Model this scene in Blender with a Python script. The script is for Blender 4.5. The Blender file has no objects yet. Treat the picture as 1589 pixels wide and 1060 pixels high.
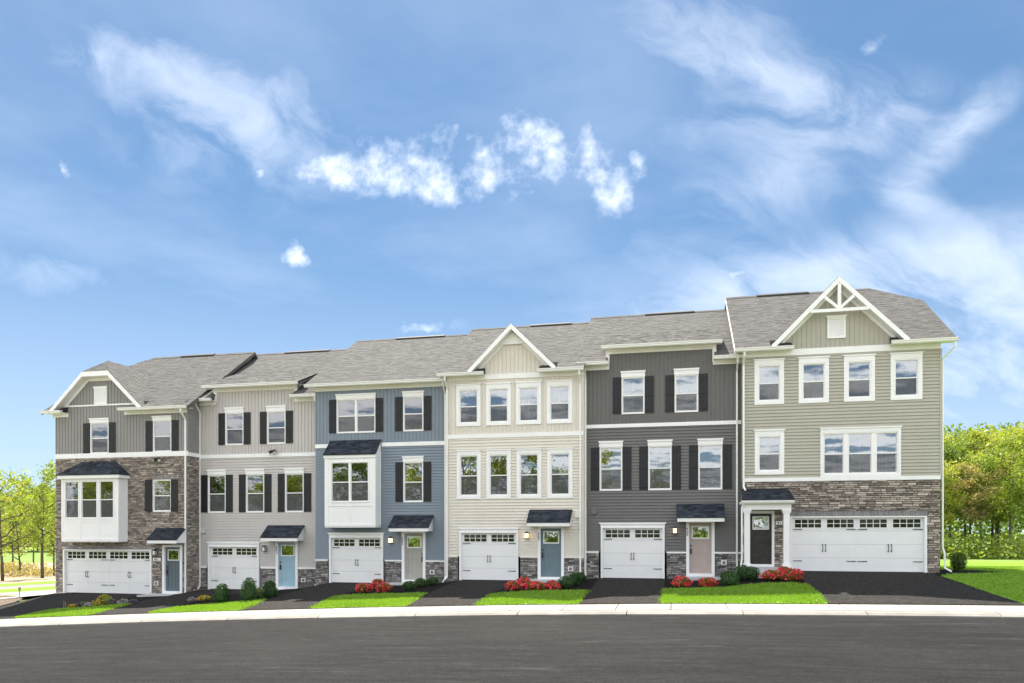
import bpy, bmesh, math, random
import numpy as np
from mathutils import Vector, Matrix, noise as mnoise

random.seed(7)
rng = np.random.default_rng(11)
S = bpy.context.scene
COL = S.collection

# ------------------------------------------------------------------ camera
# X runs along the row of houses, Y away from the camera, Z up; the lens is at the origin
cam = bpy.data.cameras.new('camera')
camo = bpy.data.objects.new('camera', cam)
COL.objects.link(camo)
camo.location = (0, 0, 0)
camo.rotation_euler = (math.radians(90), 0, math.radians(12.412))
cam.sensor_width = 36.0
cam.lens = 1151.8 / 1589 * 36
cam.shift_y = (825 - 530) / 1589
cam.clip_start = 0.1
cam.clip_end = 3000
S.camera = camo

# ------------------------------------------------------------------ sun and sky
SUN_DIR = Vector((-0.255, 0.555, 0.80)).normalized()
SUN_EL = math.asin(SUN_DIR.z)
SUN_AZ = math.atan2(SUN_DIR.x, SUN_DIR.y)
sl = bpy.data.lights.new('sun', 'SUN')
sl.energy = 4.0
sl.angle = math.radians(0.53)
sl.color = (1.0, 0.93, 0.82)
so = bpy.data.objects.new('sun', sl)
so.rotation_euler = SUN_DIR.to_track_quat('Z', 'Y').to_euler()
COL.objects.link(so)

VS = S.view_settings
VS.view_transform = 'Standard'
VS.look = 'None'
VS.gamma = 1.0
VS.use_curve_mapping = False
VS.exposure = 1.80
SKY_STRENGTH = 0.13
SKY_GAMMA = 0.5
SKY_TINT = (0.30, 0.47, 0.655)
CLOUD = (5.0, 5.0, 5.1, 1)
S.render.engine = 'CYCLES'
S.cycles.max_bounces = 6
S.cycles.diffuse_bounces = 3
S.cycles.glossy_bounces = 3
S.cycles.transmission_bounces = 2
S.cycles.transparent_max_bounces = 12
S.cycles.caustics_reflective = False
S.cycles.caustics_refractive = False


class NT:
    """small helper to write node maths"""
    def __init__(s, tree):
        s.t = tree
        s.n = tree.nodes
        s.l = tree.links

    def node(s, typ, **kw):
        n = s.n.new(typ)
        for k, v in kw.items():
            setattr(n, k, v)
        return n

    def put(s, sock, v):
        if isinstance(v, bpy.types.NodeSocket):
            s.l.new(v, sock)
        else:
            sock.default_value = v

    def m(s, op, a, b=0.0, c=None, clamp=False):
        n = s.node('ShaderNodeMath', operation=op, use_clamp=clamp)
        s.put(n.inputs[0], a)
        s.put(n.inputs[1], b)
        if c is not None:
            s.put(n.inputs[2], c)
        return n.outputs[0]

    def vec(s, x, y, z=0.0):
        n = s.node('ShaderNodeCombineXYZ')
        for i, v in enumerate((x, y, z)):
            s.put(n.inputs[i], v)
        return n.outputs[0]

    def noise(s, vec, scale, detail=6, rough=0.55, col=False, dist=0.0, flat=False):
        n = s.node('ShaderNodeTexNoise', noise_dimensions='2D' if flat else '3D')
        if vec is not None:
            s.l.new(vec, n.inputs['Vector'])
        n.inputs['Scale'].default_value = scale
        n.inputs['Detail'].default_value = detail
        n.inputs['Roughness'].default_value = rough
        n.inputs['Distortion'].default_value = dist
        return n.outputs['Color' if col else 'Fac']

    def ramp(s, v, a, b, lo=0.0, hi=1.0, smooth=True):
        n = s.node('ShaderNodeMapRange')
        n.interpolation_type = 'SMOOTHSTEP' if smooth else 'LINEAR'
        s.put(n.inputs[0], v)
        for i, q in enumerate((a, b, lo, hi)):
            s.put(n.inputs[i + 1], q)
        return n.outputs[0]

    def mix(s, f, a, b, blend='MIX'):
        n = s.node('ShaderNodeMix', data_type='RGBA', blend_type=blend)
        s.put(n.inputs[0], f)
        for i, v in ((6, a), (7, b)):
            if not isinstance(v, bpy.types.NodeSocket) and len(v) == 3:
                v = (*v, 1)
            s.put(n.inputs[i], v)
        return n.outputs[2]


def build_world():
    w = bpy.data.worlds.new('World')
    S.world = w
    w.use_nodes = True
    w.node_tree.nodes.clear()
    t = NT(w.node_tree)
    sky = t.node('ShaderNodeTexSky', sky_type='NISHITA')
    sky.sun_disc = False
    sky.sun_elevation = SUN_EL
    sky.sun_rotation = SUN_AZ
    sky.air_density = 1.0
    sky.dust_density = 0.0
    sky.ozone_density = 1.6
    sky.altitude = 100
    tc = t.node('ShaderNodeTexCoord')
    sep = t.node('ShaderNodeSeparateXYZ')
    t.l.new(tc.outputs['Generated'], sep.inputs[0])
    x, y, z = sep.outputs
    yy = t.m('MAXIMUM', y, 0.08)
    a = t.m('DIVIDE', x, yy)
    e = t.m('DIVIDE', z, yy)
    front = t.ramp(y, 0.08, 0.3)
    base = t.vec(a, e)
    wn = t.noise(base, 5.0, 4, 0.6, col=True, flat=True)
    ws = t.node('ShaderNodeSeparateXYZ')
    t.l.new(wn, ws.inputs[0])
    aw = t.m('ADD', a, t.m('MULTIPLY', t.m('SUBTRACT', ws.outputs[0], 0.5), 0.07))
    ew = t.m('ADD', e, t.m('MULTIPLY', t.m('SUBTRACT', ws.outputs[1], 0.5), 0.06))

    def blob(ca, ce, ra, re, rot, k, P):
        mp = t.node('ShaderNodeMapping', vector_type='TEXTURE')
        mp.inputs['Location'].default_value = (ca, ce, 0)
        mp.inputs['Rotation'].default_value = (0, 0, rot)
        mp.inputs['Scale'].default_value = (ra * 1.75, re * 1.75, 1)
        t.l.new(P, mp.inputs[0])
        gr = t.node('ShaderNodeTexGradient', gradient_type='QUADRATIC_SPHERE')
        t.l.new(mp.outputs[0], gr.inputs[0])
        return gr.outputs['Fac']

    warped = t.vec(aw, ew)

    def total(lst):
        r = 0.0
        for q in lst:
            r = t.m('MULTIPLY_ADD', blob(*q, P=warped), q[5] * 1.9, r)
        return t.m('MINIMUM', r, 1.15)
    # heaped clouds
    cum = total([(-0.500, 0.532, 0.045, 0.030, -0.10, 0.9), (-0.435, 0.518, 0.060, 0.036, -0.10, 1.0),
                 (-0.365, 0.500, 0.052, 0.034, -0.35, 1.0), (-0.325, 0.480, 0.030, 0.024, -0.3, 0.7),
                 (-0.262, 0.508, 0.038, 0.036, 0.3, 0.9), (-0.218, 0.532, 0.048, 0.046, 0.3, 1.0),
                 (-0.165, 0.520, 0.034, 0.036, -0.3, 0.65), (-0.085, 0.470, 0.044, 0.042, 0.0, 1.05),
                 (-0.105, 0.520, 0.026, 0.036, 0.3, 0.75), (-0.318, 0.552, 0.030, 0.026, 0.6, 0.62),
                 (-0.22, 0.462, 0.03, 0.02, 0.2, 0.5), (-0.035, 0.49, 0.014, 0.024, 0.0, 0.5),
                 (-0.550, 0.402, 0.034, 0.011, -0.1, 0.85), (-0.24, 0.505, 0.26, 0.055, -0.1, 0.24), (-0.557, 0.412, 0.014, 0.018, 0, 0.5), (-0.595, 0.534, 0.018, 0.016, -0.4, 0.7),
                 (0.237, 0.607, 0.019, 0.017, 0.0, 0.85), (-0.95, 0.575, 0.055, 0.016, -0.7, 0.6),
                 (-0.36, 0.285, 0.08, 0.016, 0.05, 0.85), (0.06, 0.335, 0.09, 0.02, 0.2, 0.5)])
    n1 = t.noise(base, 16.0, 8, 0.58, flat=True)
    nb = t.noise(base, 6.0, 3, 0.5, flat=True)
    cd = t.m('ADD', cum, t.m('MULTIPLY', t.m('SUBTRACT', n1, 0.5), 2.5))
    cd = t.m('ADD', cd, t.m('MULTIPLY', t.m('SUBTRACT', nb, 0.5), 0.9))
    nf = t.noise(base, 46.0, 5, 0.6, flat=True)
    cd = t.m('ADD', cd, t.m('MULTIPLY', t.m('SUBTRACT', nf, 0.5), 1.1))
    cd = t.ramp(cd, 0.10, 2.3)
    cd = t.m('MULTIPLY', t.m('MULTIPLY', cd, front), t.m('MULTIPLY', t.ramp(nf, 0.3, 0.7, 0.40, 0.53), t.ramp(cum, 0.02, 0.45)))
    # thin streaks
    cr, sr = math.cos(-0.55), math.sin(-0.55)
    sa = t.m('ADD', t.m('MULTIPLY', aw, cr), t.m('MULTIPLY', ew, sr))
    se = t.m('ADD', t.m('MULTIPLY', aw, -sr), t.m('MULTIPLY', ew, cr))
    n2 = t.noise(t.vec(t.m('MULTIPLY', sa, 2.6), t.m('MULTIPLY', se, 6.0), 3.0), 2.0, 7, 0.60, dist=0.35, flat=True)
    cir = total([(-0.72, 0.675, 0.20, 0.085, -0.55, 0.28), (-0.60, 0.615, 0.17, 0.085, -0.35, 0.28),
                 (-0.87, 0.745, 0.13, 0.04, -0.3, 0.42), (-0.66, 0.60, 0.24, 0.12, -0.3, 0.22),
                 (0.03, 0.665, 0.14, 0.045, -0.45, 0.52), (0.07, 0.605, 0.16, 0.022, -0.42, 0.55),
                 (0.19, 0.548, 0.12, 0.045, -0.3, 0.62), (0.12, 0.52, 0.20, 0.08, -0.2, 0.28),
                 (0.340, 0.490, 0.070, 0.024, 0.75, 0.75), (0.290, 0.415, 0.05, 0.020, -0.6, 0.7),
                 (0.26, 0.330, 0.28, 0.055, 0.05, 0.62), (0.40, 0.28, 0.34, 0.08, 0.0, 0.85), (0.42, 0.18, 0.3, 0.10, 0.0, 1.1), (0.30, 0.24, 0.25, 0.06, 0.1, 0.7),
                 (0.02, 0.29, 0.2, 0.035, 0.2, 0.5), (-1.0, 0.42, 0.22, 0.05, -0.2, 0.25),
                 (0.1, 0.44, 0.2, 0.05, 0.4, 0.3), (-0.35, 0.283, 0.09, 0.015, 0.05, 0.5)])
    ci = t.m('MULTIPLY', t.m('MULTIPLY', cir, t.ramp(n2, 0.26, 0.84, 0.05, 1.05)), front)
    ci = t.m('DIVIDE', ci, t.m('ADD', 1.9, t.m('MULTIPLY', ci, 1.8)))
    # high cloud all round; thick heaped cloud added out of view to brighten the facades
    zz = t.m('MAXIMUM', z, 0.05)
    g = t.vec(t.m('DIVIDE', x, zz), t.m('DIVIDE', y, zz))
    n3 = t.noise(g, 0.7, 5, 0.6, flat=True)
    veil = t.m('MULTIPLY', t.ramp(n3, 0.25, 0.90), 0.12)
    n4 = t.noise(g, 1.6, 6, 0.6, flat=True)
    fill_heap = t.m('MULTIPLY', t.ramp(n4, 0.38, 0.55), t.m('SUBTRACT', 1.0, front))
    low = t.ramp(z, 0.0, 0.42, 0.17, 0.0)
    dens = t.m('MAXIMUM', t.m('MAXIMUM', cd, ci), t.m('MAXIMUM', t.m('MAXIMUM', veil, fill_heap), low))
    gm = t.node('ShaderNodeGamma')
    gm.inputs['Gamma'].default_value = SKY_GAMMA
    t.l.new(sky.outputs[0], gm.inputs['Color'])
    skc = t.mix(1.0, gm.outputs[0], SKY_TINT, 'MULTIPLY')
    col = t.mix(dens, skc, CLOUD)
    bg = t.node('ShaderNodeBackground')
    bg.inputs['Strength'].default_value = SKY_STRENGTH
    t.l.new(col, bg.inputs['Color'])
    out = t.node('ShaderNodeOutputWorld')
    t.l.new(bg.outputs[0], out.inputs['Surface'])


build_world()
S.world.cycles.sampling_method = 'MANUAL'
S.world.cycles.sample_map_resolution = 256

# ------------------------------------------------------------------ materials
MATS = {}


def mat(name, col, rough=0.6, var=0.06, scale=3.0, bump=0.0, bscale=60.0, metal=0.0, spec=0.4,
        rnd=0.0, col2=None, stretch=None):
    if name in MATS:
        return MATS[name]
    m = bpy.data.materials.new(name)
    m.use_nodes = True
    t = NT(m.node_tree)
    p = t.n['Principled BSDF']
    p.inputs['Roughness'].default_value = rough
    p.inputs['Metallic'].default_value = metal
    p.inputs['Specular IOR Level'].default_value = spec
    tc = t.node('ShaderNodeTexCoord')
    v = tc.outputs['Object']
    if stretch:
        mp = t.node('ShaderNodeMapping')
        mp.inputs['Scale'].default_value = stretch
        t.l.new(v, mp.inputs[0])
        v = mp.outputs[0]
    n = t.noise(v, scale, 5, 0.6)
    c = (*col, 1)
    dark = tuple(q * (1 - var * 2.2) for q in col)
    light = tuple(min(1, q * (1 + var * 1.6)) for q in col)
    base = t.mix(t.ramp(n, 0.25, 0.75), dark, light)
    if rnd or col2:
        oi = t.node('ShaderNodeObjectInfo')
        at = t.node('ShaderNodeAttribute', attribute_name='tint')
        r = t.m('FRACT', t.m('ADD', oi.outputs['Random'], at.outputs['Fac']))
        if col2:
            base = t.mix(t.ramp(r, 0.0, 1.0, smooth=False), base, col2)
        if rnd:
            r2 = t.m('FRACT', t.m('MULTIPLY', r, 7.31))
            val = t.ramp(r2, 0, 1, 1 - rnd, 1 + rnd, smooth=False)
            hs = t.node('ShaderNodeHueSaturation')
            t.l.new(val, hs.inputs['Value'])
            t.l.new(base, hs.inputs['Color'])
            base = hs.outputs[0]
    t.l.new(base, p.inputs['Base Color'])
    if bump:
        b = t.node('ShaderNodeBump')
        b.inputs['Strength'].default_value = bump
        b.inputs['Distance'].default_value = 0.02
        t.l.new(t.noise(v, bscale, 6, 0.65), b.inputs['Height'])
        t.l.new(b.outputs[0], p.inputs['Normal'])
    MATS[name] = m
    return m


def glass_mat(name, ior, tint):
    m = bpy.data.materials.new(name)
    m.use_nodes = True
    t = NT(m.node_tree)
    t.n.clear()
    fr = t.node('ShaderNodeFresnel')
    fr.inputs['IOR'].default_value = ior
    tr = t.node('ShaderNodeBsdfTransparent')
    tr.inputs[0].default_value = (*tint, 1)
    gl = t.node('ShaderNodeBsdfGlossy')
    gl.inputs['Roughness'].default_value = 0.012
    gl.inputs['Color'].default_value = (0.95, 0.97, 1, 1)
    b = t.node('ShaderNodeBump')
    b.inputs['Strength'].default_value = 0.012
    b.inputs['Distance'].default_value = 0.05
    tc = t.node('ShaderNodeTexCoord')
    t.l.new(t.noise(tc.outputs['Object'], 1.7, 2, 0.4), b.inputs['Height'])
    t.l.new(b.outputs[0], gl.inputs['Normal'])
    mx = t.node('ShaderNodeMixShader')
    t.l.new(fr.outputs[0], mx.inputs[0])
    t.l.new(tr.outputs[0], mx.inputs[1])
    t.l.new(gl.outputs[0], mx.inputs[2])
    o = t.node('ShaderNodeOutputMaterial')
    t.l.new(mx.outputs[0], o.inputs[0])
    MATS[name] = m
    return m


def leaf_mat(name, c1, c2, trans=0.45, rough=0.6):
    m = bpy.data.materials.new(name)
    m.use_nodes = True
    t = NT(m.node_tree)
    t.n.clear()
    at = t.node('ShaderNodeAttribute', attribute_name='tint')
    oi = t.node('ShaderNodeObjectInfo')
    f = t.m('ADD', t.m('MULTIPLY', at.outputs['Fac'], 0.75), t.m('MULTIPLY', oi.outputs['Random'], 0.3), clamp=True)
    c = t.mix(f, c1, c2)
    d = t.node('ShaderNodeBsdfDiffuse')
    tl = t.node('ShaderNodeBsdfTranslucent')
    gl = t.node('ShaderNodeBsdfGlossy')
    gl.inputs['Roughness'].default_value = 0.45
    t.l.new(c, d.inputs[0])
    t.l.new(t.mix(1.0, c, (1.25, 1.15, 0.6), 'MULTIPLY'), tl.inputs[0])
    m1 = t.node('ShaderNodeMixShader')
    m1.inputs[0].default_value = trans
    t.l.new(d.outputs[0], m1.inputs[1])
    t.l.new(tl.outputs[0], m1.inputs[2])
    m2 = t.node('ShaderNodeMixShader')
    m2.inputs[0].default_value = 0.04
    t.l.new(m1.outputs[0], m2.inputs[1])
    t.l.new(gl.outputs[0], m2.inputs[2])
    o = t.node('ShaderNodeOutputMaterial')
    t.l.new(m2.outputs[0], o.inputs[0])
    MATS[name] = m
    return m


def emit_mat(name, col, strength):
    m = bpy.data.materials.new(name)
    m.use_nodes = True
    p = m.node_tree.nodes['Principled BSDF']
    p.inputs['Base Color'].default_value = (*col, 1)
    p.inputs['Emission Color'].default_value = (*col, 1)
    p.inputs['Emission Strength'].default_value = strength
    MATS[name] = m
    return m


def road_mat():
    m = bpy.data.materials.new('road_asphalt')
    m.use_nodes = True
    t = NT(m.node_tree)
    p = t.n['Principled BSDF']
    tc = t.node('ShaderNodeTexCoord')
    v = tc.outputs['Object']
    mp = t.node('ShaderNodeMapping')
    mp.inputs['Scale'].default_value = (0.35, 2.2, 1)
    t.l.new(v, mp.inputs[0])
    st = t.noise(mp.outputs[0], 1.2, 9, 0.70)
    big = t.noise(v, 0.22, 4, 0.5)
    fine = t.noise(v, 26.0, 6, 0.85)
    mid = t.noise(v, 5.0, 6, 0.75)
    mp2 = t.node('ShaderNodeMapping')
    mp2.inputs['Scale'].default_value = (0.42, 3.6, 1)
    mp2.inputs['Rotation'].default_value = (0, 0, 0.05)
    t.l.new(v, mp2.inputs[0])
    scuff = t.ramp(t.noise(mp2.outputs[0], 1.0, 9, 0.74, dist=0.7), 0.55, 0.76)
    c = t.mix(t.ramp(st, 0.32, 0.68), (0.0115, 0.0116, 0.012), (0.020, 0.0198, 0.020))
    c = t.mix(t.m('MULTIPLY', t.ramp(big, 0.4, 0.7), 0.45), c, (0.026, 0.0256, 0.0256))
    c = t.mix(t.m('MULTIPLY', scuff, 0.75), c, (0.075, 0.074, 0.073))
    blot = t.ramp(t.noise(mp2.outputs[0], 2.6, 8, 0.78, dist=0.4), 0.50, 0.72)
    c = t.mix(t.m('MULTIPLY', blot, 0.35), c, (0.056, 0.0555, 0.055))
    c = t.mix(t.ramp(mid, 0.3, 0.7), t.mix(1.0, c, (0.82, 0.82, 0.82), 'MULTIPLY'), t.mix(1.0, c, (1.15, 1.15, 1.15), 'MULTIPLY'))
    c = t.mix(t.ramp(fine, 0.3, 0.72), t.mix(1.0, c, (0.42, 0.42, 0.43), 'MULTIPLY'), t.mix(1.0, c, (1.75, 1.75, 1.75), 'MULTIPLY'))
    t.l.new(c, p.inputs['Base Color'])
    p.inputs['Roughness'].default_value = 0.85
    p.inputs['Specular IOR Level'].default_value = 0.06
    b = t.node('ShaderNodeBump')
    b.inputs['Strength'].default_value = 0.9
    b.inputs['Distance'].default_value = 0.02
    t.l.new(t.noise(v, 38.0, 4, 0.8), b.inputs['Height'])
    t.l.new(b.outputs[0], p.inputs['Normal'])
    MATS['road_asphalt'] = m
    return m


def ground_mat(name, c1, c2, c3, s1=1.2, s2=14.0, bump=0.5):
    m = bpy.data.materials.new(name)
    m.use_nodes = True
    t = NT(m.node_tree)
    p = t.n['Principled BSDF']
    tc = t.node('ShaderNodeTexCoord')
    v = tc.outputs['Object']
    c = t.mix(t.ramp(t.noise(v, s1, 5, 0.6), 0.35, 0.68), c1, c2)
    c = t.mix(t.ramp(t.noise(v, s2, 5, 0.7), 0.45, 0.75), c, c3)
    t.l.new(c, p.inputs['Base Color'])
    p.inputs['Roughness'].default_value = 0.95
    p.inputs['Specular IOR Level'].default_value = 0.15
    b = t.node('ShaderNodeBump')
    b.inputs['Strength'].default_value = bump
    b.inputs['Distance'].default_value = 0.05
    t.l.new(t.noise(v, s2 * 2, 5, 0.7), b.inputs['Height'])
    t.l.new(b.outputs[0], p.inputs['Normal'])
    MATS[name] = m
    return m


M_white = mat('white_trim', (0.88, 0.88, 0.88), 0.45, 0.012, 2.0)
M_gutter = mat('white_gutter', (0.87, 0.87, 0.86), 0.35, 0.012, 2.0)
M_vinyl = mat('white_vinyl', (0.88, 0.88, 0.87), 0.4, 0.01, 2.0)
M_gdoor = mat('garage_white', (0.84, 0.845, 0.85), 0.42, 0.012, 1.5, bump=0.05, bscale=40)
M_black = mat('black_shutter', (0.014, 0.015, 0.019), 0.5, 0.15, 6.0)
M_iron = mat('black_iron', (0.015, 0.015, 0.016), 0.4, 0.1, 8.0)
M_glass = glass_mat('window_glass', 2.8, (0.72, 0.77, 0.78))
M_screen = bpy.data.materials.new('insect_screen')
M_screen.use_nodes = True
_t = NT(M_screen.node_tree)
_t.n.clear()
_d = _t.node('ShaderNodeBsdfDiffuse')
_d.inputs[0].default_value = (.17, .17, .175, 1)
_p = _t.node('ShaderNodeBsdfTransparent')
_m = _t.node('ShaderNodeMixShader')
_m.inputs[0].default_value = .30
_t.l.new(_p.outputs[0], _m.inputs[1])
_t.l.new(_d.outputs[0], _m.inputs[2])
_o = _t.node('ShaderNodeOutputMaterial')
_t.l.new(_m.outputs[0], _o.inputs[0])
M_dglass = mat('garage_glass', (0.010, 0.014, 0.008), 0.05, 0.3, 3.0, spec=0.6)
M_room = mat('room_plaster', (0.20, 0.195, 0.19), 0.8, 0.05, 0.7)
M_conc = mat('stoop_concrete', (0.46, 0.47, 0.48), 0.85, 0.06, 4.0, bump=0.15)
M_walk = mat('pavement_concrete', (0.262, 0.248, 0.226), 0.9, 0.07, 1.6, bump=0.15, rnd=0.07)
M_kerb = mat('kerb_concrete', (0.235, 0.222, 0.20), 0.9, 0.09, 1.6, bump=0.15, rnd=0.08)
M_drive = mat('driveway_asphalt', (0.034, 0.032, 0.030), 0.9, 0.26, 9.0, bump=0.8, bscale=45, spec=0.05)
M_roof = mat('roof_shingle', (0.116, 0.114, 0.111), 0.95, 0.06, 14.0, bump=0.25, bscale=60, spec=0.1, rnd=0.085, col2=(0.140, 0.137, 0.133))
M_canroof = mat('canopy_shingle', (0.026, 0.032, 0.042), 0.9, 0.15, 9.0, bump=0.4, bscale=50, spec=0.15, rnd=0.4, col2=(0.04, 0.047, 0.06))
M_vent = mat('ridge_vent', (0.03, 0.03, 0.032), 0.8, 0.1)
M_mortar = mat('stone_mortar', (0.10, 0.095, 0.09), 0.95, 0.2, 8.0, bump=0.4)
M_stone_b = mat('brown_ledgestone', (0.265, 0.22, 0.19), 0.9, 0.22, 11.0, bump=0.5, bscale=35, rnd=0.36, col2=(0.50, 0.44, 0.385))
M_stone_g = mat('grey_ledgestone', (0.16, 0.155, 0.155), 0.9, 0.22, 11.0, bump=0.5, bscale=35, rnd=0.42, col2=(0.42, 0.395, 0.375))
M_brick = mat('grey_brick', (0.26, 0.25, 0.255), 0.9, 0.08, 9.0, bump=0.3, rnd=0.12)
M_lampglass = mat('lamp_glass', (0.75, 0.74, 0.70), 0.3, 0.03)
M_lamplit = emit_mat('lamp_lit', (1.0, 0.68, 0.38), 0.9)
M_sign = mat('green_sign', (0.10, 0.36, 0.12), 0.6, 0.1)
M_room_dark = mat('house_shell', (0.35, 0.35, 0.34), 0.9, 0.05)
M_bark = mat('tree_bark', (0.10, 0.085, 0.068), 0.95, 0.25, 5.0, bump=0.6, bscale=14)
M_wood = mat('wooden_stake', (0.35, 0.26, 0.16), 0.9, 0.1)
M_road = road_mat()
M_mulch = ground_mat('mulch', (0.006, 0.005, 0.0055), (0.011, 0.009, 0.009), (0.020, 0.016, 0.015), 2.5, 45.0, 1.0)
M_brownbed = ground_mat('brown_mulch', (0.16, 0.12, 0.095), (0.22, 0.17, 0.13), (0.11, 0.085, 0.07), 2.5, 40.0, 1.0)
M_lawn = ground_mat('lawn_soil', (0.12, 0.24, 0.016), (0.17, 0.30, 0.025), (0.20, 0.34, 0.035), 1.0, 22.0, 0.6)
M_field = ground_mat('field', (0.11, 0.19, 0.035), (0.16, 0.25, 0.05), (0.20, 0.28, 0.07), 0.25, 5.0, 0.5)
M_wild = ground_mat('wild_ground', (0.14, 0.16, 0.05), (0.24, 0.20, 0.11), (0.10, 0.14, 0.03), 0.5, 6.0, 0.8)
M_pale = ground_mat('bare_ground', (0.42, 0.33, 0.25), (0.36, 0.30, 0.20), (0.24, 0.25, 0.10), 0.3, 4.0, 0.5)
M_oldroad = ground_mat('side_road_asphalt', (0.19, 0.18, 0.175), (0.22, 0.21, 0.2), (0.2, 0.19, 0.185), 0.6, 30.0, 0.2)
L_grass = leaf_mat('grass_blade', (0.15, 0.29, 0.012), (0.25, 0.42, 0.04), 0.35)
L_box = leaf_mat('boxwood_leaf', (0.018, 0.060, 0.012), (0.055, 0.13, 0.025), 0.2)
L_azal = leaf_mat('azalea_leaf', (0.06, 0.12, 0.015), (0.17, 0.23, 0.03), 0.25)
L_yel = leaf_mat('yellow_leaf', (0.20, 0.22, 0.02), (0.42, 0.36, 0.04), 0.3)
L_red = leaf_mat('red_petal', (0.72, 0.012, 0.04), (1.0, 0.12, 0.17), 0.3)
L_pur = leaf_mat('purple_petal', (0.07, 0.02, 0.10), (0.16, 0.06, 0.22), 0.2)
L_lil = leaf_mat('lilac_petal', (0.35, 0.27, 0.45), (0.60, 0.52, 0.68), 0.2)
L_gold = leaf_mat('gold_petal', (0.62, 0.38, 0.02), (0.85, 0.60, 0.06), 0.2)
L_tree = leaf_mat('spring_leaf', (0.145, 0.23, 0.025), (0.32, 0.40, 0.07), 0.5)
L_tree2 = leaf_mat('yellow_spring_leaf', (0.23, 0.30, 0.03), (0.41, 0.45, 0.09), 0.5)
L_tree3 = leaf_mat('deep_spring_leaf', (0.09, 0.165, 0.02), (0.20, 0.29, 0.05), 0.5)
L_tree4 = leaf_mat('tan_spring_leaf', (0.27, 0.24, 0.09), (0.42, 0.36, 0.17), 0.45)


# ------------------------------------------------------------------ mesh helpers
class MB:
    def __init__(s, fr=None):
        s.v = []
        s.f = []
        s.t = []
        s.fr = fr or (lambda x, y, z: (x, y, z))
        s.tint = 0.0

    def face(s, pts):
        i = len(s.v)
        s.v += [s.fr(*p) for p in pts]
        s.f.append(tuple(range(i, i + len(pts))))
        s.t.append(s.tint)

    def hexa(s, p):
        """p: 8 points, bottom ring 0-3, top ring 4-7"""
        i = len(s.v)
        s.v += [s.fr(*q) for q in p]
        for f in ((3, 2, 1, 0), (4, 5, 6, 7), (0, 1, 5, 4), (1, 2, 6, 5), (2, 3, 7, 6), (3, 0, 4, 7)):
            s.f.append(tuple(i + k for k in f))
            s.t.append(s.tint)
        return s

    def box(s, x0, x1, y0, y1, z0, z1):
        s.hexa([(x0, y0, z0), (x1, y0, z0), (x1, y1, z0), (x0, y1, z0),
                (x0, y0, z1), (x1, y0, z1), (x1, y1, z1), (x0, y1, z1)])
        return s

    def prism_y(s, poly, y0, y1):
        """polygon in x,z extruded in y"""
        n = len(poly)
        i = len(s.v)
        s.v += [s.fr(x, y0, z) for x, z in poly] + [s.fr(x, y1, z) for x, z in poly]
        s.f.append(tuple(range(i, i + n)))
        s.f.append(tuple(range(i + 2 * n - 1, i + n - 1, -1)))
        for k in range(n):
            j = (k + 1) % n
            s.f.append((i + k, i + n + k, i + n + j, i + j))
        s.t += [s.tint] * (n + 2)
        return s

    def prism_x(s, poly, x0, x1):
        n = len(poly)
        i = len(s.v)
        s.v += [s.fr(x0, y, z) for y, z in poly] + [s.fr(x1, y, z) for y, z in poly]
        s.f.append(tuple(range(i, i + n)))
        s.f.append(tuple(range(i + 2 * n - 1, i + n - 1, -1)))
        for k in range(n):
            j = (k + 1) % n
            s.f.append((i + k, i + n + k, i + n + j, i + j))
        s.t += [s.tint] * (n + 2)
        return s

    def slab(s, pts, th):
        """planar polygon (3D) thickened straight down by th"""
        n = len(pts)
        i = len(s.v)
        s.v += [s.fr(*p) for p in pts] + [s.fr(p[0], p[1], p[2] - th) for p in pts]
        s.f.append(tuple(range(i, i + n)))
        s.f.append(tuple(range(i + 2 * n - 1, i + n - 1, -1)))
        for k in range(n):
            j = (k + 1) % n
            s.f.append((i + k, i + n + k, i + n + j, i + j))
        s.t += [s.tint] * (n + 2)
        return s

    def tube(s, pts, rads, seg=7):
        rings = []
        for k, p in enumerate(pts):
            p = Vector(p)
            d = (Vector(pts[min(k + 1, len(pts) - 1)]) - Vector(pts[max(k - 1, 0)])).normalized()
            u = d.cross(Vector((0.31, 0.95, 0.05)))
            if u.length < 1e-3:
                u = d.cross(Vector((1, 0, 0)))
            u.normalize()
            w = d.cross(u)
            i = len(s.v)
            for q in range(seg):
                a = 2 * math.pi * q / seg
                c = p + (u * math.cos(a) + w * math.sin(a)) * rads[k]
                s.v.append(s.fr(*c))
            rings.append(i)
        for k in range(len(rings) - 1):
            a, b = rings[k], rings[k + 1]
            for q in range(seg):
                r = (q + 1) % seg
                s.f.append((a + q, a + r, b + r, b + q))
                s.t.append(s.tint)
        s.f.append(tuple(rings[-1] + q for q in range(seg)))
        s.f.append(tuple(rings[0] + q for q in reversed(range(seg))))
        s.t += [s.tint] * 2
        return s

    def mesh(s, name, m, smooth=False, tint=False):
        me = bpy.data.meshes.new(name)
        me.from_pydata(s.v, [], s.f)
        if m:
            me.materials.append(m)
        if tint:
            at = me.attributes.new('tint', 'FLOAT', 'FACE')
            at.data.foreach_set('value', s.t)
        if smooth:
            me.polygons.foreach_set('use_smooth', [True] * len(me.polygons))
        bm = bmesh.new()
        bm.from_mesh(me)
        bmesh.ops.recalc_face_normals(bm, faces=bm.faces)
        bm.to_mesh(me)
        bm.free()
        me.update()
        return me

    def build(s, name, m, parent=None, smooth=False, tint=False, loc=None):
        o = bpy.data.objects.new(name, s.mesh(name, m, smooth, tint))
        COL.objects.link(o)
        o.parent = parent
        if loc:
            o.location = loc
        return o


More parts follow.
